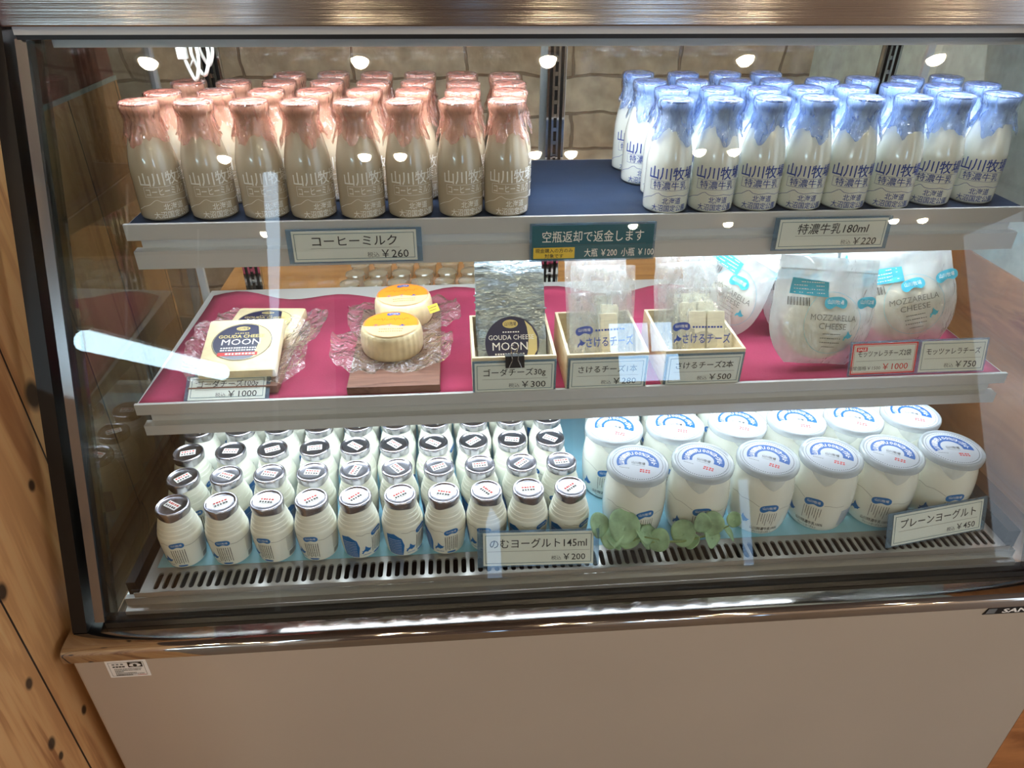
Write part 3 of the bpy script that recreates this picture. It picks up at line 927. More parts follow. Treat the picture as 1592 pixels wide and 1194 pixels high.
def bottle(name, label, cat, bodymat, capmat, films, ink, prod, group, psize):
    t = thing(name, label, cat, group=group)
    MB().lathe([(0.0, 0.0015), (0.018, 0.0012)] + BP + [(0.0, 0.1378)], 48).build('bottle', bodymat, t)
    MB().lathe([(0.0, 0.1386), (0.020, 0.1386), (0.0214, 0.1398), (0.020, 0.1402), (0.0192, 0.1394), (0.0, 0.1394)], 32).build('cap', capmat, t)
    f = bpy.data.objects.new('film_wrap', films[0])
    link(f, t)
    p = Print()
    rr = 0.0293
    p.text('山川牧場', 0, 0.0535, 0.0176, ink, w=0.064, bold=0.012)
    p.frame(-0.029, 0.0320, 0.026, 0.0445, 0.0004, ink)
    p.text(prod, -0.0015, 0.0382, 0.0112, ink, w=psize, bold=0.004)
    p.line([(-0.044, 0.0150), (-0.034, 0.0200), (-0.026, 0.0225), (-0.019, 0.0275), (-0.016, 0.0285), (-0.011, 0.0255), (-0.004, 0.0245), (0.008, 0.0262), (0.02, 0.0238), (0.034, 0.0245)], 0.00055, ink)
    p.text('北海道', 0.002, 0.0185, 0.0094, ink, w=0.025, bold=0.006)
    p.text('大沼国定公園', 0.000, 0.0088, 0.0094, ink, w=0.047, bold=0.006)
    p.build('printed_lettering', wrap(BP, 0, rr), t, 0.004)
    return t

pink = [film_geo('pinkfilm', s) for s in (1, 2, 3, 4, 5)]
blue = [film_geo('bluefilm', s) for s in (11, 12, 13, 14, 15)]
ROWN = ['front row', 'second row', 'third row', 'back row']
def plant(proto, films, rows, cat, desc, turn0, z=0.0):
    k = 0
    for ri, row in enumerate(rows):
        for ci, (x, y) in enumerate(row):
            o = proto if k == 0 else copy_tree(proto)
            o.location = (x, y, z)
            o['label'] = '%s, %s in the %s' % (desc, ordn(ci, len(row)), ROWN[ri])
            tr = facing(x, y) + turn0 + rnd.uniform(-0.12, 0.12) - (0.0 if ri == 0 else rnd.uniform(-0.3, 0.3))
            for ch in o.children:
                if ch.name.startswith('film'):
                    ch.data = films[(k * 3 + ri) % len(films)]
                    ch.rotation_euler.z = rnd.choice((0, 1.57, 3.14, 4.71)) + rnd.uniform(-0.4, 0.4)
                elif ch.name.startswith('printed'):
                    ch.rotation_euler.z = tr
            k += 1
COFFEE = [[(0.0816, 0.0083), (0.1456, 0.0077), (0.2121, 0.0049), (0.2732, 0.0003), (0.3371, -0.0024), (0.3991, -0.0021), (0.4645, -0.0022), (0.525, -0.0020)],
          [(0.0899, 0.0689), (0.1565, 0.0719), (0.219, 0.0741), (0.2806, 0.0716), (0.3446, 0.0719), (0.4078, 0.0694), (0.472, 0.0625), (0.5339, 0.0600)],
          [(0.0996, 0.1475), (0.1608, 0.1426), (0.2219, 0.1429), (0.2874, 0.1405), (0.351, 0.1355), (0.4112, 0.136), (0.4741, 0.1232), (0.5376, 0.1208)],
          [(0.2246, 0.2063), (0.2867, 0.2102), (0.3497, 0.2051), (0.4128, 0.2028), (0.4738, 0.1978), (0.5353, 0.1898)]]
MILK = [[(0.7387, -0.0027), (0.8007, -0.0031), (0.8637, -0.0001), (0.9248, -0.0018), (0.9859, -0.0025), (1.0494, -0.0027), (1.1136, 0.0083), (1.1803, 0.0124)],
        [(0.7513, 0.0665), (0.8128, 0.0643), (0.8761, 0.062), (0.9372, 0.0664), (1.0011, 0.0672), (1.0741, 0.0791), (1.1351, 0.0748), (1.1996, 0.084)],
        [(0.736, 0.1267), (0.7969, 0.1253), (0.8583, 0.1223), (0.9194, 0.1265), (0.9871, 0.1278), (1.0522, 0.1392), (1.1191, 0.1375), (1.1844, 0.1453)],
        [(0.7359, 0.1977), (0.8017, 0.1895), (0.8665, 0.1933), (0.9288, 0.1911)]]
cof = bottle('coffee_milk_bottle', 'x', 'milk bottle', 'coffee', 'pinkcap', pink, 'inkwhite', 'コーヒーミルク', 'coffee milk bottles on the upper shelf', 0.050)
plant(cof, pink, COFFEE, 'milk bottle', 'brown coffee milk bottle under pink film', 0.36)
mlk = bottle('milk_bottle', 'x', 'milk bottle', 'milk', 'lilaccap', blue, 'inkblue', '特濃牛乳', 'white milk bottles on the upper shelf', 0.046)
plant(mlk, blue, MILK, 'milk bottle', 'white milk bottle under blue film', 0.32)

# ------------------------------------------------------------------ drinking yogurt
YP = [(0.0210, 0.0), (0.0243, 0.0024), (0.0262, 0.013), (0.0278, 0.032), (0.0284, 0.0465), (0.0281, 0.0515), (0.0275, 0.0540), (0.0268, 0.0550), (0.0261, 0.0605), (0.0254, 0.0613), (0.0244, 0.0667), (0.0236, 0.0675),
      (0.0226, 0.0727), (0.0218, 0.0735), (0.0208, 0.0782), (0.0202, 0.0790), (0.0198, 0.0834)]
yt = thing('drinking_yogurt_bottle', 'x', 'yogurt bottle', group='drinking yogurt bottles on the bottom deck')
MB().lathe([(0.0, 0.0008)] + YP + [(0.0, 0.0842)], 40).build('bottle', 'yoghurt', yt, True, 22)
mb = MB()
CP = [(0.0218, 0.0712), (0.0226, 0.0742), (0.0226, 0.0800), (0.0221, 0.0817), (0.0207, 0.0825), (0.0196, 0.0820), (0.0188, 0.0808), (0.0178, 0.0803), (0.0100, 0.0803), (0.0, 0.0803)]
CP = [(r * 0.965, z + 0.0110) for r, z in CP]
def capfn(i, j):
    a = 2 * math.pi * i / 80
    r, z = CP[j]
    if j < 3:
        r += 0.00045 * math.sin(40 * a) * (3 - j) / 2 + (0.0012 * max(0, math.cos(a - 0.5)) ** 8 if j == 0 else 0)
        z -= 0.0022 * max(0, math.cos(a - 0.5)) ** 10 if j == 0 else 0
    return Vector((r * math.sin(a), -r * math.cos(a), z))
mb.grid(capfn, 80, len(CP), True)
cap_o = mb.build('foil_cap', 'foil', yt, True, 60)
p = Print()
p.rect(-0.0105, -0.0058, 0.0105, 0.0058, 'white', 0)
for r_ in range(2):
    p.dashes(-0.009, 0.0026 - r_ * 0.0052, 0.009, 0.0026 - r_ * 0.0052, 'inkred' if r_ == 0 else 'ink', 0.0030, 5, 40 + r_)
p.build('date_sticker', on_top(0.0915), yt)
p = Print()
rr = 0.0278
p.logo(0.0, 0.0445, 0.0195)
for c_ in range(7):
    p.dashes(-0.0085 + c_ * 0.0028, 0.0105 + 0.002 * (c_ % 2), -0.0085 + c_ * 0.0028, 0.0375, 'ink', 0.0011, 11, 60 + c_, vertical=True)
p.poly([(0.0 + 0.0070 * math.copysign(abs(math.cos(a)) ** 0.6, math.cos(a)), 0.0058 + 0.0018 * math.sin(a)) for a in [2 * math.pi * k / 20 for k in range(20)]], 'logo')
p.island(-0.0180, 0.0180, 0.0078)
p.dashes(-0.0235, 0.0082, -0.0115, 0.0082, 'logo', 0.0012, 6, 71)
p.line([(-0.030, 0.0480), (-0.022, 0.0463), (-0.016, 0.0478), (-0.010, 0.0455)], 0.0005, 'inkgrey', 0)
p.line([(0.010, 0.0425), (0.018, 0.0415), (0.03, 0.0425), (0.045, 0.0415)], 0.0005, 'inkgrey', 0)
p.poly([(-0.052, 0.004), (-0.030, 0.004), (-0.027, 0.024), (-0.030, 0.037), (-0.040, 0.0450), (-0.052, 0.042)], 'logo', 0)
for k in range(9):
    p.dashes(-0.050, 0.007 + k * 0.0034, -0.031, 0.007 + k * 0.0034, 'inkwhite', 0.0007, 12, 80 + k)
for k in range(10):
    p.dashes(0.030, 0.018 + k * 0.0027, 0.047, 0.018 + k * 0.0027, 'inkgrey', 0.0010, 11, 90 + k)
for k in range(16):
    p.rect(0.032 + k * 0.0009, 0.005, 0.032 + k * 0.0009 + 0.0003 + 0.0003 * (k % 2), 0.0145, 'ink')
p.build('printed_label', wrap(YP, 0, rr), yt, 0.004, 0.004)
SMALL = [[(0.0709, -0.1846), (0.1331, -0.1842), (0.1929, -0.1838), (0.2514, -0.1846), (0.3093, -0.1842), (0.369, -0.1838), (0.4279, -0.1846), (0.4854, -0.1842), (0.5429, -0.1838), (0.6008, -0.1846)],
         [(0.067, -0.1272), (0.1257, -0.1268), (0.1847, -0.1264), (0.2437, -0.1272), (0.3035, -0.1268), (0.3617, -0.1264), (0.4207, -0.1272), (0.479, -0.1268), (0.5387, -0.1264), (0.5962, -0.1272)],
         [(0.0571, -0.07), (0.1175, -0.0696), (0.1773, -0.0692), (0.2384, -0.07), (0.2969, -0.0696), (0.3544, -0.0692), (0.4122, -0.07), (0.4715, -0.0696), (0.5294, -0.0692), (0.5869, -0.07)],
         [(0.0552, -0.0128), (0.1173, -0.0124), (0.1753, -0.012), (0.2359, -0.0128), (0.2957, -0.0124), (0.3532, -0.012), (0.413, -0.0128), (0.4732, -0.0124), (0.5309, -0.012), (0.589, -0.0128)],
         [(0.0560 + 0.0590 * k, 0.0450) for k in range(10)]]
TURN = [-0.38, -0.42, -0.60, -0.40, 0.85, 0.95, 0.25, -0.15, 0.80, 0.90]
k = 0
RN5 = ['front row', 'second row', 'third row', 'fourth row', 'back row']
for ri, row in enumerate(SMALL):
    for ci, (x, y) in enumerate(row):
        o = yt if k == 0 else copy_tree(yt)
        o.location = (x, y, -0.42)
        o['label'] = 'foil capped drinking yogurt bottle, %s in the %s' % (ordn(ci, 10), RN5[ri])
        for ch in o.children:
            if ch.name.startswith('printed'):
                ch.rotation_euler.z = facing(x, y) + TURN[ci] if ri == 0 else rnd.uniform(-3.1, 3.1)
            elif ch.name.startswith('date'):
                ch.rotation_euler.z = rnd.uniform(-0.9, 0.9) + (1.2 if rnd.random() < 0.3 else 0)
            elif ch.name.startswith('foil'):
                ch.rotation_euler.z = rnd.uniform(-1.2, 1.2)
        k += 1

# ------------------------------------------------------------------ jars of plain yogurt
JP = smooth_prof([(0.0330, 0.0), (0.0385, 0.0028), (0.0425, 0.013), (0.0447, 0.030), (0.0453, 0.045), (0.0447, 0.060), (0.0425, 0.074), (0.0402, 0.0825), (0.0396, 0.088)], 3)
JP = [(r * 0.972, z * 1.172) for r, z in JP]
jr = thing('yogurt_jar', 'x', 'yogurt jar', group='plain yogurt jars on the bottom deck')
MB().lathe([(0.0, 0.002), (0.028, 0.0018)] + JP + [(0.0, 0.1032)], 48).build('jar', 'jarbody', jr)
MB().lathe([(0.0405, 0.1027), (0.0426, 0.1035), (0.0432, 0.1054), (0.0432, 0.1109), (0.0422, 0.1131), (0.0402, 0.1137), (0.0386, 0.1127), (0.0376, 0.1117), (0.0, 0.1117)], 48).build('lid', 'lid', jr, True, 50)
p = Print()
p.ell(0, 0, 0.0372, 0.0372, 'lidpaper', 0, 48)
for k in range(72):
    a = 2 * math.pi * k / 72
    p.ell(0.0345 * math.cos(a), 0.0345 * math.sin(a), 0.00085, 0.00085, 'ink', 1, 6)
p.arc(0, 0.001, 0.0150, 0.0292, -8, 205, 'logolid', 1)
chars = '山川特濃牛乳100%ヨーグルト'
for k, ch in enumerate(chars):
    a = 198 - (198 + 2) * (k + 0.3) / len(chars)
    p.text(ch, 0.0222 * math.cos(R(a)), 0.001 + 0.0222 * math.sin(R(a)), 0.0088, 'inkwhite', rot=R(a - 90), bold=0.0, layer=2)
p.text('山川牧場', 0.001, 0.001, 0.0062, 'ink', w=0.0185, bold=0.02, layer=1)
p.dashes(-0.008, -0.0042, 0.010, -0.0042, 'inkgrey', 0.0009, 9, 5)
for r_ in range(2):
    p.dashes(0.004, -0.0125 - r_ * 0.004, 0.019, -0.0125 - r_ * 0.004, 'inkred', 0.0026, 4, 15 + r_)
p.dashes(-0.024, -0.0135, -0.010, -0.0100, 'inkgrey', 0.0012, 6, 19)
p.build('lid_label', on_top(0.1119), jr)
mb = MB()
def tab(i, j):
    u, v = i / 8 - 0.5, j / 5
    a = u * 0.85 * (1 - 0.75 * v) + 0.10 * v
    r = 0.0431 + 0.0020 * math.sin(v * 2.6) - 0.0008 * v
    return Vector((r * math.sin(a), -r * math.cos(a), 0.1044 - 0.0175 * v * (1 - abs(u) * 0.3)))
mb.grid(tab, 9, 6)
mb.build('pull_tab', 'frost', jr, True, 180)
p = Print()
rr = 0.0450
p.logo(0.012, 0.0555, 0.0265, rot=0.05)
for c_ in range(8):
    p.dashes(0.0005 + c_ * 0.0034, 0.024 + 0.004 * ((c_ * 5) % 3), 0.0005 + c_ * 0.0034, 0.0475, 'ink', 0.0009, 10, 160 + c_, vertical=True)
p.island(-0.0215, 0.0290, 0.0095)
p.text('山川特濃牛乳100%', 0.012, 0.0170, 0.0072, 'ink', w=0.042, bold=0.006)
p.text('プレーンヨーグルト', 0.010, 0.0095, 0.0056, 'ink', w=0.030, bold=0.006)
p.line([(-0.050, 0.0635), (-0.040, 0.0665), (-0.030, 0.0635), (-0.020, 0.0650), (-0.012, 0.0630), (-0.002, 0.0580)], 0.00045, 'inkgrey')
p.line([(0.027, 0.0540), (0.034, 0.0550), (0.044, 0.0530), (0.056, 0.0540)], 0.00045, 'inkgrey')
for k in range(9):
    p.dashes(0.055, 0.016 + k * 0.0034, 0.078, 0.016 + k * 0.0034, 'logo', 0.0014, 12, 190 + k)
p.build('printed_label', wrap(JP, 0, rr), jr, 0.005, 0.005)
JARS = [[(0.6966, -0.1655), (0.7891, -0.1655), (0.8827, -0.1655), (0.9748, -0.1655), (1.0646, -0.1655), (1.156, -0.1615)],
        [(0.6813, -0.0768), (0.774, -0.0768), (0.87, -0.0768), (0.9619, -0.0768), (1.0518, -0.0768), (1.1450, -0.0725)],
        [(0.7000, 0.0120), (0.7930, 0.0120), (0.8860, 0.0120), (0.9780, 0.0120), (1.0700, 0.0120), (1.1640, 0.0165)]]
JT = [0.17, 0.0, 0.15, -0.36, -0.08, 0.4]
k = 0
for ri, row in enumerate(JARS):
    for ci, (x, y) in enumerate(row):
        o = jr if k == 0 else copy_tree(jr)
        o.location = (x, y, -0.42)
        o['label'] = 'white lidded jar of plain yogurt, %s in the %s' % (ordn(ci, 6), ['front row', 'second row', 'back row under the shelf'][ri])
        for ch in o.children:
            if ch.name.startswith('printed'):
                ch.rotation_euler.z = facing(x, y) + (JT[ci] if ri == 0 else rnd.uniform(-0.6, 0.3))
            elif ch.name.startswith('lid_'):
                ch.rotation_euler.z = rnd.uniform(-0.45, 0.1) + 0.3 * facing(x, y)
            elif ch.name.startswith('pull'):
                ch.rotation_euler.z = facing(x, y) + rnd.uniform(-0.1, 0.45)
        k += 1
# ------------------------------------------------------------------ cheeses on the red cloth
ZC = -0.2130          # top of the cloth
def board(label, x0, x1, y0, y1, loc_z):
    o = MB().box((x0 - (x0 + x1) / 2, y0 - (y0 + y1) / 2, 0.0), (x1 - (x0 + x1) / 2, y1 - (y0 + y1) / 2, 0.0115), 0.001).build('wooden_board', 'boardwood', None, False)
    o.location = ((x0 + x1) / 2, (y0 + y1) / 2, loc_z)
    return tag(o, label, 'board', 'walnut boards on the middle shelf')
board('dark wooden board under the square gouda slabs', 0.094, 0.211, -0.100, 0.085, ZC + 0.0008)
board('dark wooden board under the round orange labelled cheeses', 0.304, 0.428, -0.112, 0.125, ZC + 0.0008)
ZB = ZC + 0.0125

def flange(inner, outer, z0, seed, curl, nr=9, na=96, amp=0.004):
    """loose skirt of vacuum wrap round a cheese"""
    mb = MB()
    def fn(i, j):
        a = 2 * math.pi * i / na
        t = j / (nr - 1)
        xi, yi = inner(a)
        xo, yo = outer(a)
        x, y = xi + (xo - xi) * t, yi + (yo - yi) * t
        q = Vector((x * 45, y * 45, seed))
        z = z0 + t * (curl(a) + amp * noise.noise(q) * 1.6) + 0.0012 * t * math.sin(a * 31 + seed)
        return Vector((x + 0.003 * t * noise.noise(q * 1.7), y + 0.003 * t * noise.noise(q * 1.3 + Vector((9, 9, 9))), max(z, 0.0006)))
    mb.grid(fn, na, nr, True)
    return mb
def circ(r):
    return lambda a: (r * math.sin(a), -r * math.cos(a))
def rrect(w, h, n=5.0, dx=0, dy=0):
    def f(a):
        s, c = math.sin(a), -math.cos(a)
        k = (abs(s / w) ** n + abs(c / h) ** n) ** (-1 / n)
        return (dx + s * k, dy + c * k)
    return f

# square gouda slabs
def slab_cheese(label, seed):
    t = thing('gouda_slab', label, 'cheese', group='square gouda slabs')
    MB().box((-0.052, -0.052, 0.0008), (0.052, 0.052, 0.0185), 0.006).build('cheese', 'cheese', t)
    p = Print()
    p.ell(0, 0.004, 0.0405, 0.0365, 'cream', 0, 48)
    pts = []
    for k in range(48):
        a = 2 * math.pi * k / 48
        pts.append((0.0390 * math.cos(a) if math.cos(a) < 0.45 else 0.0176 + 0.006 * (1 - abs(math.sin(a))), 0.004 + 0.0350 * math.sin(a)))
    p.poly(pts, 'navyprint', 1)
    p.arc(0, 0.004, 0.0393, 0.0402, 0, 360, 'navyprint', 1, 48, 0.905)
    p.ell(-0.002, 0.030, 0.0095, 0.0042, 'gold', 2)
    p.text('山川牧場', -0.002, 0.030, 0.0052, 'navyprint', w=0.015, layer=3)
    p.dashes(-0.012, 0.0205, 0.008, 0.0205, 'gold', 0.0016, 6, 7, 3)
    p.text('GOUDA CHEESE', -0.002, 0.0145, 0.0085, 'gold', w=0.062, bold=0.02, layer=3)
    p.text('MOON', -0.001, 0.0035, 0.0160, 'inkwhite', w=0.052, bold=0.0, layer=3)
    for k in range(2):
        p.dashes(-0.027, -0.0085 - 0.0045 * k, 0.022, -0.0085 - 0.0045 * k, 'inkwhite', 0.0022, 14, 21 + k, 3)
    p.rect(-0.029, -0.0235, 0.024, -0.0170, 'inkred', 3)
    p.dashes(-0.019, -0.0202, 0.021, -0.0202, 'inkwhite', 0.0030, 9, 30, 4)
    p.build('label', on_top(0.0190), t, eps=0.00008)
    flange(rrect(0.0525, 0.0525, 8), rrect(0.082, 0.062, 5, 0.008, -0.002), 0.003, seed, lambda a: 0.016 * abs(math.sin(a)) ** 2, amp=0.006).build('vacuum_wrap', 'vac', t, True, 180)
    return t
g2 = slab_cheese('square vacuum packed gouda slab lying flat behind the leaning one', 3.1)
g2.location = (0.165, 0.052, ZB)
g2.rotation_euler = (0, 0, R(-4))
g1 = slab_cheese('square vacuum packed gouda slab leaning in front with dark oval label', 8.7)
g1.location = (0.157, -0.036, ZB + 0.0150)
g1.rotation_euler = (R(15.5), 0, R(1))

# round cheeses
def backcut(f, bk, fr_):
    def g(a):
        x, y = f(a)
        return (x, y * (bk if y > 0 else fr_))
    return g
def round_cheese(label, seed, bk=1.0, fr_=1.0):
    t = thing('round_cheese', label, 'cheese', group='round cheeses with orange labels')
    mb = MB()
    PR = [(0.0, 0.001), (0.036, 0.001), (0.0415, 0.004), (0.0438, 0.010), (0.0442, 0.022), (0.0432, 0.034), (0.0412, 0.0395), (0.0385, 0.0415), (0.030, 0.0421), (0.0, 0.0421)]
    def fn(i, j):
        a = 2 * math.pi * i / 120
        r, z = PR[j]
        if 2 <= j <= 6:
            r += 0.00035 * math.sin(a * 30) + 0.0004 * noise.noise(Vector((math.sin(a) * 3, math.cos(a) * 3, seed)))
        return Vector((r * math.sin(a), -r * math.cos(a), z))
    mb.grid(fn, 120, len(PR), True)
    mb.build('cheese', 'cheese', t)
    p = Print()
    p.ell(0, 0, 0.0395, 0.0395, 'peach', 0, 48)
    p.poly([(0.0395 * math.cos(R(a)), 0.0395 * math.sin(R(a))) for a in range(-8, 189, 5)] + [(-0.018, -0.006), (0.0, -0.002), (0.018, -0.008)], 'orange', 1)
    p.arc(0, 0, 0.0380, 0.0384, 0, 360, 'inkblue', 2, 48)
    p.logo(0.002, 0.0305, 0.019, 'inkblue', layer=2)
    q = random.Random(4)
    for k in range(9):
        x = -0.024 + k * 0.0058
        p.line([(x - 0.002, 0.0125 + q.uniform(0, 0.006)), (x + 0.0008, 0.0165 - q.uniform(0, 0.008)), (x + 0.0028, 0.0145 + q.uniform(-0.003, 0.004))], 0.0010, 'orangeink', 2)
    p.text('チーズ', -0.012, -0.0045, 0.0105, 'inkblue', w=0.026, bold=0.0, layer=2)
    p.island(0.016, -0.005, 0.0042, 'inkblue', 2)
    for k in range(2):
        p.dashes(-0.016, -0.0155 - 0.007 * k, 0.018, -0.0155 - 0.007 * k, 'orangeink', 0.0018, 11, 44 + k, 2)
    p.build('label', on_top(0.0423), t)
    flange(circ(0.0445), backcut(rrect(0.086, 0.064, 4.5, 0.0, -0.002), bk, fr_), 0.006, seed, lambda a: 0.020 * abs(math.sin(a)) ** 3 - 0.005, amp=0.010).build('vacuum_wrap', 'vac', t, True, 180)
    # film stretched over the top edge
    return t
r1 = round_cheese('round pale cheese with orange label at the front of its board', 2.0, 0.74, 1.0)
r1.location = (0.360, -0.013, ZB)
r2 = round_cheese('round pale cheese with orange label behind the other one', 5.0, 1.0, 0.72)
r2.location = (0.372, 0.083, ZB + 0.001)
r2.rotation_euler = (0, 0, R(6))
p = Print()
p.rect(-0.009, -0.006, 0.009, 0.006, 'yellow')
p.dashes(-0.007, 0.002, 0.007, 0.002, 'ink', 0.0014, 6, 3)
p.dashes(-0.007, -0.002, 0.005, -0.002, 'ink', 0.0014, 5, 4)
MX = Matrix.Translation((0.0425, -0.045, 0.037)) @ Matrix.Rotation(R(32), 4, 'Z') @ Matrix.Rotation(R(55), 4, 'X')
p.build('price_sticker', lambda u, v, l: MX @ Vector((u, v, 0.0005 + l)), r2)

# ------------------------------------------------------------------ pouches and bags
def pouch_fn(w, h, t, seed, wf, bulge, amp, sgn, nu, nv):
    def fn(i, j):
        u, v = 2 * i / (nu - 1) - 1, j / (nv - 1)
        x = u * w / 2 * wf(v)
        z = v * h
        e = max(0.0, 1 - abs(u) ** 2.2) ** 0.6
        ev = min(1, v / 0.06, (1 - v) / 0.04)
        th = t * e * bulge(v) * ev ** 0.6 + 0.0006
        q = Vector((x * 26, z * 26, seed))
        cr = amp * (noise.noise(q) + 0.6 * abs(noise.noise(q * 2.3)) + 0.35 * noise.noise(q * 5.1)) * (0.3 + 0.7 * e)
        return Vector((x + amp * 0.4 * noise.noise(q + Vector((5, 5, 5))), sgn * th + cr, z + amp * 0.5 * noise.noise(q + Vector((1, 7, 3)))))
    return fn
def pouch(name, w, h, t, seed, mat, parent, wf=lambda v: 1.0, bulge=lambda v: 1.0, amp=0.003, nu=26, nv=30):
    mb = MB()
    for s in (-1, 1):
        mb.grid(pouch_fn(w, h, t, seed, wf, bulge, amp, s, nu, nv), nu, nv)
    return mb.build(name, mat, parent, True, 180, recalc=False)

# open wooden boxes
def wood_box(label, x0, x1, y0, y1, h=0.054):
    t = thing('wooden_box', label, 'box', ((x0 + x1) / 2, y0, ZC), group='small wooden boxes of cheese')
    w, d, e = (x1 - x0) / 2, y1 - y0, 0.0042
    mb = MB()
    mb.box((-w, 0, 0), (w, e, h), 0.0006).box((-w, d - e, 0), (w, d, h), 0.0006)
    mb.box((-w, e, 0), (-w + e, d - e, h), 0.0006).box((w - e, e, 0), (w, d - e, h), 0.0006)
    mb.box((-w + e, e, 0), (w - e, d - e, 0.003))
    mb.build('box_body', 'boxwood', t, False)
    return t
wood_box('pale wooden box holding the silver gouda pouches', 0.472, 0.584, -0.117, 0.009)
wood_box('pale wooden box of single string cheeses, second from left', 0.598, 0.709, -0.117, 0.012)
wood_box('pale wooden box of paired string cheeses, rightmost', 0.732, 0.842, -0.115, 0.012)

# price cards
def price_card(label, w, h, loc, rot, title, price, note='税込', style='teal', tsize=0.0125, hold=0.006, tw=None, shear=0.0, psize=0.0125, thick=0.0022, group='price cards', align_title='C'):
    t = thing('price_card', label, 'price card', loc, rot, group)
    MB().box((-w / 2 - hold, 0.0, -0.0015), (w / 2 + hold, thick, h + 0.0015), 0.0005).build('clear_holder', 'holder', t, False)
    MB().box((-w / 2, -0.0006, 0.001), (w / 2, -0.0001, h - 0.001)).build('card', {'teal': 'card', 'sale': 'card', 'dark': 'teal'}[style], t, False)
    p = Print()
    c = {'teal': 'cardblue', 'sale': 'saler', 'dark': 'teal'}[style]
    ik = 'inkwhite' if style == 'dark' else 'ink'
    if style == 'sale':
        p.frame(-w / 2, 0.001, w / 2, h - 0.001, 0.0022, c)
        p.frame(-w / 2 + 0.0034, 0.0044, w / 2 - 0.0034, h - 0.0044, 0.0005, c)
    elif style == 'teal':
        p.frame(-w / 2 + 0.0028, 0.0042, w / 2 - 0.0028, h - 0.0042, 0.0007, c)
    mid = h * 0.66
    tw = tw or w * 0.74
    p.text(title, 0.0, mid, tsize, ik, w=tw, bold=0.004, shear=shear)
    p.rect(-tw * 0.52, h * 0.435, tw * 0.53, h * 0.435 + 0.0004, 'inkgrey', 1)
    if price:
        x = w / 2 - 0.011
        wpr = len(price) * psize * 0.60
        p.text(price, x, h * 0.245, psize, 'inkred' if style == 'sale' else ik, w=wpr, align='R', bold=0.004, shear=shear)
        p.text(note, x - wpr - 0.003, h * 0.215, psize * 0.55, 'inkgrey' if style != 'dark' else ik, align='R', bold=0.0)
    if style == 'sale':
        p.rect(-w / 2 + 0.006, h - 0.0125, -w / 2 + 0.022, h - 0.0062, 'saler', 1)
        p.text('SALE', -w / 2 + 0.014, h - 0.0093, 0.0052, 'inkwhite', w=0.0125, bold=0.02, layer=2)
    if style == 'dark':
        p.text('大瓶 ￥200  小瓶 ￥100', 0.036, h * 0.20, 0.0125, ik, w=0.094, bold=0.004)
        p.rect(-w / 2 + 0.002, 0.003, -0.024, h * 0.37, 'yellow', 1)
        p.text('現金購入の方のみ', -w / 4 - 0.011, h * 0.28, 0.0062, 'ink', w=0.050, bold=0.008, layer=2)
        p.text('対象です', -w / 4 - 0.011, h * 0.13, 0.0062, 'ink', w=0.025, bold=0.008, layer=2)
    p.build('lettering', flat(0, -0.0006, 0), t)
    return t
# cards hooked on the upper shelf edge
price_card('white price card for coffee milk on the upper shelf edge', 0.158, 0.0425, (0.3265, -0.0425, -0.0505), (R(-3), 0, R(0)), 'コーヒーミルク', '￥260', tsize=0.0155, tw=0.108, psize=0.0145, hold=0.007)
price_card('dark teal deposit card with white writing on the upper shelf edge', 0.162, 0.0485, (0.6370, -0.0425, -0.0555), (R(-3), 0, 0), '空瓶返却で返金します', None, style='dark', tsize=0.0165, tw=0.135, hold=0.003)
price_card('white price card for 180ml milk on the upper shelf edge', 0.150, 0.0425, (0.9630, -0.0425, -0.0480), (R(-3), 0, 0), '特濃牛乳180ml', '￥220', tsize=0.0155, tw=0.098, shear=0.12, psize=0.0135, hold=0.006)
# cards on the box fronts
price_card('price card for 30g gouda clipped to the silver pouch box', 0.106, 0.046, (0.528, -0.1195, ZC + 0.002), (0, 0, 0), 'ゴーダチーズ30g', '￥300', tsize=0.0125, tw=0.083, psize=0.0135, hold=0.003)
price_card('price card for one string cheese on the second box', 0.102, 0.046, (0.6535, -0.1195, ZC + 0.002), (0, 0, 0), 'さけるチーズ1本', '￥280', tsize=0.0120, tw=0.080, psize=0.0130, hold=0.003)
price_card('price card for two string cheeses on the rightmost box', 0.102, 0.046, (0.787, -0.1175, ZC + 0.002), (0, 0, 0), 'さけるチーズ2本', '￥500', tsize=0.0120, tw=0.080, psize=0.0130, hold=0.003)
price_card('flat price card for 100g gouda leaning on its board', 0.100, 0.036, (0.146, -0.1145, ZC + 0.0012), (R(-58), 0, R(0)), 'ゴーダチーズ100g', '￥1000', tsize=0.0115, tw=0.080, psize=0.0125, hold=0.005)
price_card('red bordered sale card before the mozzarella pouches', 0.096, 0.047, (1.049, -0.1105, ZC + 0.0022), (R(-14), 0, R(1)), 'モッツァレラチーズ2袋', '￥1000', note='通常価格￥1500', style='sale', tsize=0.0100, tw=0.078, psize=0.0125, hold=0.002)
price_card('white mozzarella price card right of the red sale card', 0.096, 0.047, (1.150, -0.1105, ZC + 0.0022), (R(-14), 0, R(0)), 'モッツァレラチーズ', '￥750', tsize=0.0105, tw=0.080, psize=0.0130, hold=0.003)
# cards on the deck
price_card('price card for 145ml drinking yogurt standing on the deck grille', 0.150, 0.050, (0.553, -0.2390, -0.4182), (R(-19), 0, R(-2)), 'のむヨーグルト145ml', '￥200', tsize=0.0150, tw=0.132, psize=0.0125, hold=0.008)
t45 = price_card('price card for plain yogurt turned sideways at the right end', 0.150, 0.050, (1.128, -0.2280, -0.4176), (R(-16), 0, R(9.5)), 'プレーンヨーグルト', '￥450', tsize=0.0155, tw=0.126, psize=0.0130, hold=0.008)

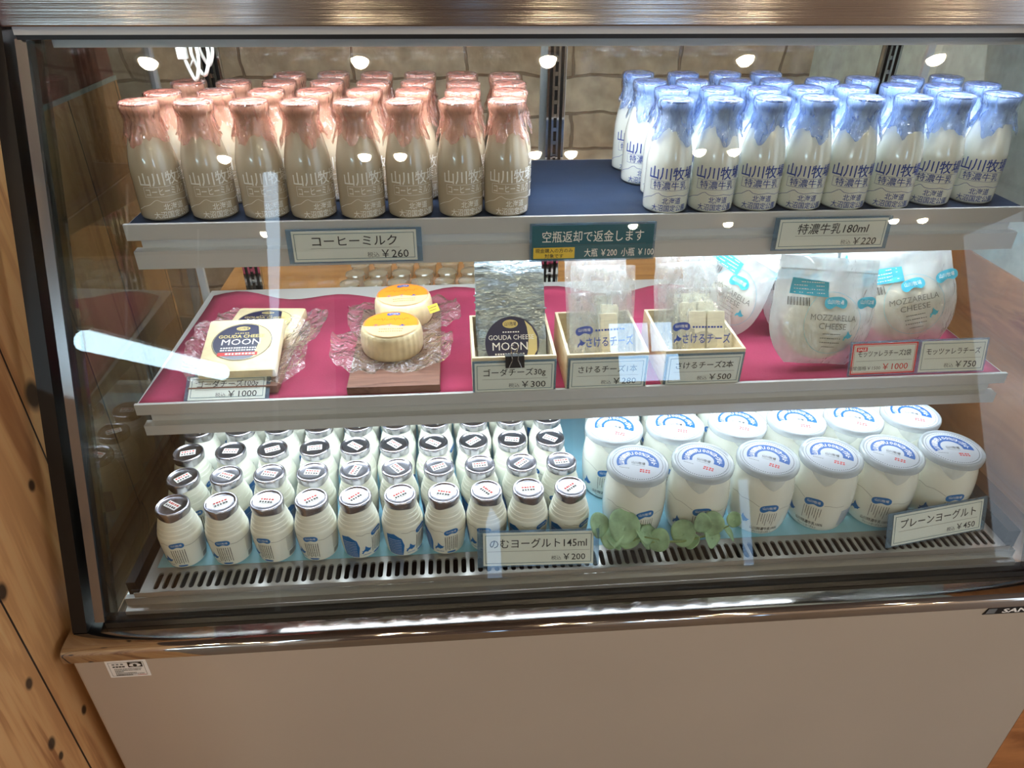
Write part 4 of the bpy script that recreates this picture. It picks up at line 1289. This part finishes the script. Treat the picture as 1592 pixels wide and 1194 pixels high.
# binder clip on the first box
bc = thing('binder_clip', 'black binder clip with silver arms on the gouda box card', 'clip', (0.528, -0.1200, ZC + 0.0565))
mb = MB().prism([(-0.0062, -0.014), (-0.0052, -0.014), (-0.0005, -0.001), (0.004, -0.001), (0.0085, -0.014), (0.0095, -0.014), (0.0052, 0.0012), (-0.0018, 0.0012)], -0.0125, 0.0125)
mb.build('clip_body', 'steelblack', bc, False)
for s, y in ((-1, -0.0078), (1, 0.0105)):
    MB().tube([(-0.0085, y, -0.013), (-0.0035, y - 0.001 * -s, 0.000), (-0.0048, y, 0.0085), (0, y, 0.0115), (0.0048, y, 0.0085), (0.0035, y - 0.001 * -s, 0.000), (0.0085, y, -0.013)], 0.0008, 6).build('clip_arm', 'chrome', bc)

# silver gouda pouches in the first box
def silver_pouch(label, y, lean, seed, first):
    t = thing('gouda_pouch', label, 'cheese pouch', (0.528, y, ZC + 0.0068), (R(-lean), 0, 0), group='silver gouda pouches in the wooden box')
    pouch('pouch', 0.094, 0.150, 0.0050, seed, 'silver', t, bulge=lambda v: 0.35 + 0.65 * math.sin(math.pi * min(1, v * 1.25)) ** 2 if v < 0.8 else 0.35, amp=0.0034)
    MB().box((-0.0495, -0.0030, 0.094), (0.0495, 0.0030, 0.0965), 0.001).build('zip_seal', 'silver', t)
    p = Print()
    cz = 0.048
    p.ell(0, cz, 0.0370, 0.0365, 'navyprint', 0, 40)
    p.poly([(0.0175, cz + 0.031), (0.027, cz + 0.022), (0.034, cz + 0.008), (0.034, cz - 0.010), (0.026, cz - 0.023), (0.016, cz - 0.031), (0.021, cz - 0.012), (0.0225, cz + 0.006), (0.0205, cz + 0.022)], 'cream', 1)
    p.ell(-0.002, cz + 0.0265, 0.0105, 0.0058, 'gold', 2)
    p.text('山川牧場', -0.002, cz + 0.0265, 0.0060, 'navyprint', w=0.016, layer=3)
    p.dashes(-0.013, cz + 0.0155, 0.011, cz + 0.0155, 'inkwhite', 0.0016, 7, 7, 3)
    p.text('GOUDA CHEESE', -0.001, cz + 0.0085, 0.0092, 'inkwhite', w=0.062, bold=0.0, layer=3)
    p.text('MOON', -0.003, cz - 0.0035, 0.0155, 'inkwhite', w=0.048, bold=0.0, layer=3)
    for k in range(2):
        p.dashes(-0.024, cz - 0.0145 - 0.0042 * k, 0.017, cz - 0.0145 - 0.0042 * k, 'inkwhite', 0.0022, 12, 21 + k, 3)
    p.rect(-0.027, cz - 0.0275, 0.021, cz - 0.0215, 'orangeink', 3)
    p.build('label', flat(0, -0.0092, 0), t, eps=0.00008)
    return t
silver_pouch('silver zip pouch with round moon gouda label, front of its box', -0.094, 30, 1.3, True)
silver_pouch('silver zip pouch behind the front gouda pouch', -0.070, 30, 4.9, False)
silver_pouch('silver zip pouch at the back of the gouda box', -0.048, 30, 7.7, False)

# string cheese bags
def string_bag(label, x, y, lean, seed, n, h, yawd, group, printed=True):
    t = thing('string_cheese_bag', label, 'cheese bag', (x, y, ZC + 0.005), (R(-lean), 0, R(yawd)), group=group)
    pouch('bag', 0.090, h, 0.0062, seed, 'bag', t, bulge=lambda v: 0.5 + 0.5 * math.sin(math.pi * min(1, v * 1.2)), amp=0.0033)
    for k in range(n):
        xx = (k - (n - 1) / 2) * 0.026 + 0.010
        mb = MB()
        mb.box((xx - 0.0125, -0.0062, 0.012), (xx + 0.0125, 0.0062, 0.088), 0.003)
        mb.build('cheese_stick', 'whitecheese', t)
    if printed:
        p = Print()
        p.logo(-0.027, 0.066, 0.024, 'inkblue')
        p.dashes(-0.012, 0.066, 0.030, 0.066, 'inkblue', 0.0026, 10, 9)
        p.text('さけるチーズ', 0.008, 0.050, 0.0150, 'inkblue', w=0.066, bold=0.01)
        p.island(-0.032, 0.050, 0.006, 'inkblue')
        p.build('print', flat(0, -0.0135, 0), t)
    return t
for k, (y, lean, h) in enumerate(((-0.096, 25, 0.118), (-0.067, 25, 0.142), (-0.038, 25, 0.148))):
    string_bag('clear bag with one white string cheese, %s in its box' % ['frontmost', 'in the middle', 'rearmost'][k], 0.6535 + 0.002 * k, y, lean, 2.0 + 3 * k, 1, h, (4, -5, 3)[k], 'single string cheese bags', k == 0)
    string_bag('clear bag with two white string cheeses, %s in its box' % ['frontmost', 'in the middle', 'rearmost'][k], 0.787 - 0.001 * k, y, lean, 12.0 + 3 * k, 2, h + 0.002, (-3, 5, -2)[k], 'paired string cheese bags', k == 0)

# mozzarella pouches
def mozz(label, x, y, lean, rolld, yawd, w, h, seed, tw=0.014):
    t = thing('mozzarella_pouch', label, 'cheese pouch', (x, y, ZC + 0.002 + w * 0.3 * abs(math.sin(R(rolld)))), (R(-lean), R(rolld), R(yawd)), group='white mozzarella pouches on the red cloth')
    wf = lambda v: 1.0 - 0.40 * max(0, 1 - v / 0.50) ** 2.6 - 0.06 * max(0, (v - 0.5) / 0.5)
    pouch('pouch', w, h, tw + 0.003, seed, 'frost', t, wf, lambda v: 0.18 + 0.82 * math.sin(math.pi * min(1, v * 1.25 + 0.02)) ** 1.2 if v < 0.78 else 0.18, amp=0.0028)
    mb = MB()
    b = bmesh.new()
    bmesh.ops.create_uvsphere(b, u_segments=32, v_segments=18, radius=1)
    for v in b.verts:
        v.co = Vector((v.co.x * w * 0.36, v.co.y * tw * 0.92, h * 0.36 + v.co.z * h * 0.315))
    mb.merge(b)
    mb.build('cheese_ball', 'whitecheese', t)
    MB().box((-w * 0.46, -0.0035, h * 0.87), (w * 0.46, 0.0035, h * 0.885), 0.001).build('zip_seal', 'frost', t)
    p = Print()
    p.arc(0.008, h * 0.40, 0.0430, 0.0434, 0, 360, 'cyan', 0, 56)
    p.logo(0.010, h * 0.585, 0.034, 'cyan')
    p.text('MOZZARELLA', 0.008, h * 0.455, 0.0122, 'inkgrey', w=0.070, bold=-0.005)
    p.text('CHEESE', 0.008, h * 0.375, 0.0122, 'inkgrey', w=0.042, bold=-0.005)
    for k in range(4):
        ww = (0.028, 0.032, 0.030, 0.020)[k]
        p.dashes(0.008 - ww / 2, h * 0.30 - k * 0.0062, 0.008 + ww / 2, h * 0.30 - k * 0.0062, 'inkgrey', 0.0013, 10, 70 + k)
    p.island(0.034, h * 0.29, 0.0075, 'cyan')
    p.poly([(-0.058, h * 0.655), (0.000, h * 0.635), (0.000, h * 0.775), (-0.054, h * 0.800)], 'cyan', 1)
    for k in range(4):
        p.dashes(-0.052, h * 0.765 - k * 0.0048, -0.006, h * 0.750 - k * 0.0048, 'inkwhite', 0.0010, 13, 80 + k, 2)
    for k in range(22):
        p.rect(-0.060 + k * 0.0014, h * 0.55, -0.060 + k * 0.0014 + (0.0004 if k % 3 else 0.0009), h * 0.625, 'ink', 1)
    if w > 0.14:
        p.logo(0.060, h * 0.60, 0.034, 'cyan')
    fn = pouch_fn(w, h, tw + 0.003, seed, wf, lambda v: 0.18 + 0.82 * math.sin(math.pi * min(1, v * 1.25 + 0.02)) ** 1.2 if v < 0.78 else 0.18, 0.0028, -1, 3, 3)
    def onp(u, v, l):
        vv = min(0.98, max(0.02, v / h))
        uu = max(-0.98, min(0.98, u / (w / 2 * wf(vv))))
        q = fn(uu + 1, vv * 2)
        return Vector((u, q.y - 0.0011 - l * 2, v))
    p.build('print', onp, t, 0.008, 0.008)
    return t
mozz('white mozzarella pouch standing frontmost beside the red sale card', 0.963, -0.082, 19, 6, 2, 0.158, 0.150, 1.0)
mozz('white mozzarella pouch tilted right, behind the white mozzarella card', 1.122, -0.046, 20, -13, -4, 0.150, 0.152, 6.0)
for k, (x, y, le, ro, ya) in enumerate(((0.862, 0.046, 12, 8, -62), (0.986, 0.022, 12, -4, 10), (1.120, 0.045, 12, -5, -6), (1.030, 0.085, 8, 3, 3), (0.893, 0.130, 7, -6, 8), (1.165, 0.110, 8, 6, -8), (1.038, 0.138, 6, -4, 3))):
    mozz('white mozzarella pouch ' + ['edge-on at the left of the group', 'directly behind the frontmost one', 'directly behind the right tilted one', 'in the middle behind those two', 'at the back left of the group', 'at the back right of the group', 'rearmost in the middle of the group'][k],
         x, y, le, ro, ya, 0.118 if k < 1 else 0.128, 0.136, 20.0 + 5 * k, 0.009)

# ------------------------------------------------------------------ eucalyptus sprig
eu = thing('eucalyptus_sprig', 'green eucalyptus sprig lying across the deck grille before the jars', 'plant', (0.735, -0.2200, -0.4105))
EO = Vector((0.735, -0.222, -0.419))
st_pts = [(-0.105, 0.006, 0.028), (-0.07, 0.0, 0.018), (-0.03, -0.004, 0.010), (0.02, -0.006, 0.010), (0.06, -0.004, 0.018), (0.086, 0.0, 0.030)]
MB().tube(st_pts, [0.0016, 0.0018, 0.0018, 0.0016, 0.0013, 0.0009], 8).build('stem', 'stem', eu)
MB().tube([(-0.05, -0.002, 0.014), (-0.035, -0.006, 0.022), (-0.015, -0.010, 0.020)], 0.001, 6).build('side_stem', 'stem', eu)
def leaf(c, r, tilt, az, rollv, name='leaf'):
    mb = MB()
    Mx = Matrix.Translation(Vector(c)) @ Matrix.Rotation(az, 4, 'Z') @ Matrix.Rotation(tilt, 4, 'X') @ Matrix.Rotation(rollv, 4, 'Y')
    def fn(i, j):
        a = 2 * math.pi * i / 28
        t = j / 5
        rr = r * t * (1 + 0.10 * math.cos(a) + 0.04 * math.sin(3 * a + r * 900))
        x, y = rr * math.sin(a) * 0.86, rr * math.cos(a)
        z = 0.22 * x * x / r - 0.10 * y * y / r + 0.10 * r * noise.noise(Vector((x * 60, y * 60, r * 500)))
        return Mx @ Vector((x, y, z))
    mb.grid(fn, 28, 6, True)
    o = mb.build(name, 'leaf', eu, True, 180)
    s = o.modifiers.new('thickness', 'SOLIDIFY'); s.thickness = 0.0005
LEAVES = [((-0.098, 0.004, 0.040), 0.018, 60, 20, 10), ((-0.080, -0.002, 0.022), 0.019, 30, -20, 0), ((-0.063, 0.004, 0.034), 0.025, 52, 10, -8), ((-0.055, 0.004, 0.016), 0.018, 50, -30, 10),
          ((-0.034, 0.004, 0.024), 0.019, 40, 30, 12), ((-0.028, 0.0, 0.008), 0.018, 62, 60, -20), ((-0.014, -0.013, 0.012), 0.017, 55, -50, 15), ((-0.075, -0.012, 0.012), 0.013, 40, 80, 0),
          ((0.022, 0.004, 0.017), 0.0195, 58, -25, -6), ((0.046, -0.002, 0.036), 0.015, 72, 25, -25), ((0.060, 0.001, 0.033), 0.0185, 66, -30, 20), ((0.062, -0.012, 0.010), 0.016, 60, 45, -10),
          ((0.034, -0.013, 0.006), 0.012, 50, -70, 0), ((0.088, -0.004, 0.016), 0.013, 50, 60, 12), ((0.090, 0.0, 0.040), 0.012, 76, -15, 0)]
for c, r_, t_, az, ro in LEAVES:
    leaf((c[0], c[1] * 0.4 - 0.001, max(c[2], r_ * abs(math.sin(R(t_))) * 1.12 - 0.0028)), r_, R(t_), R(az), R(ro))
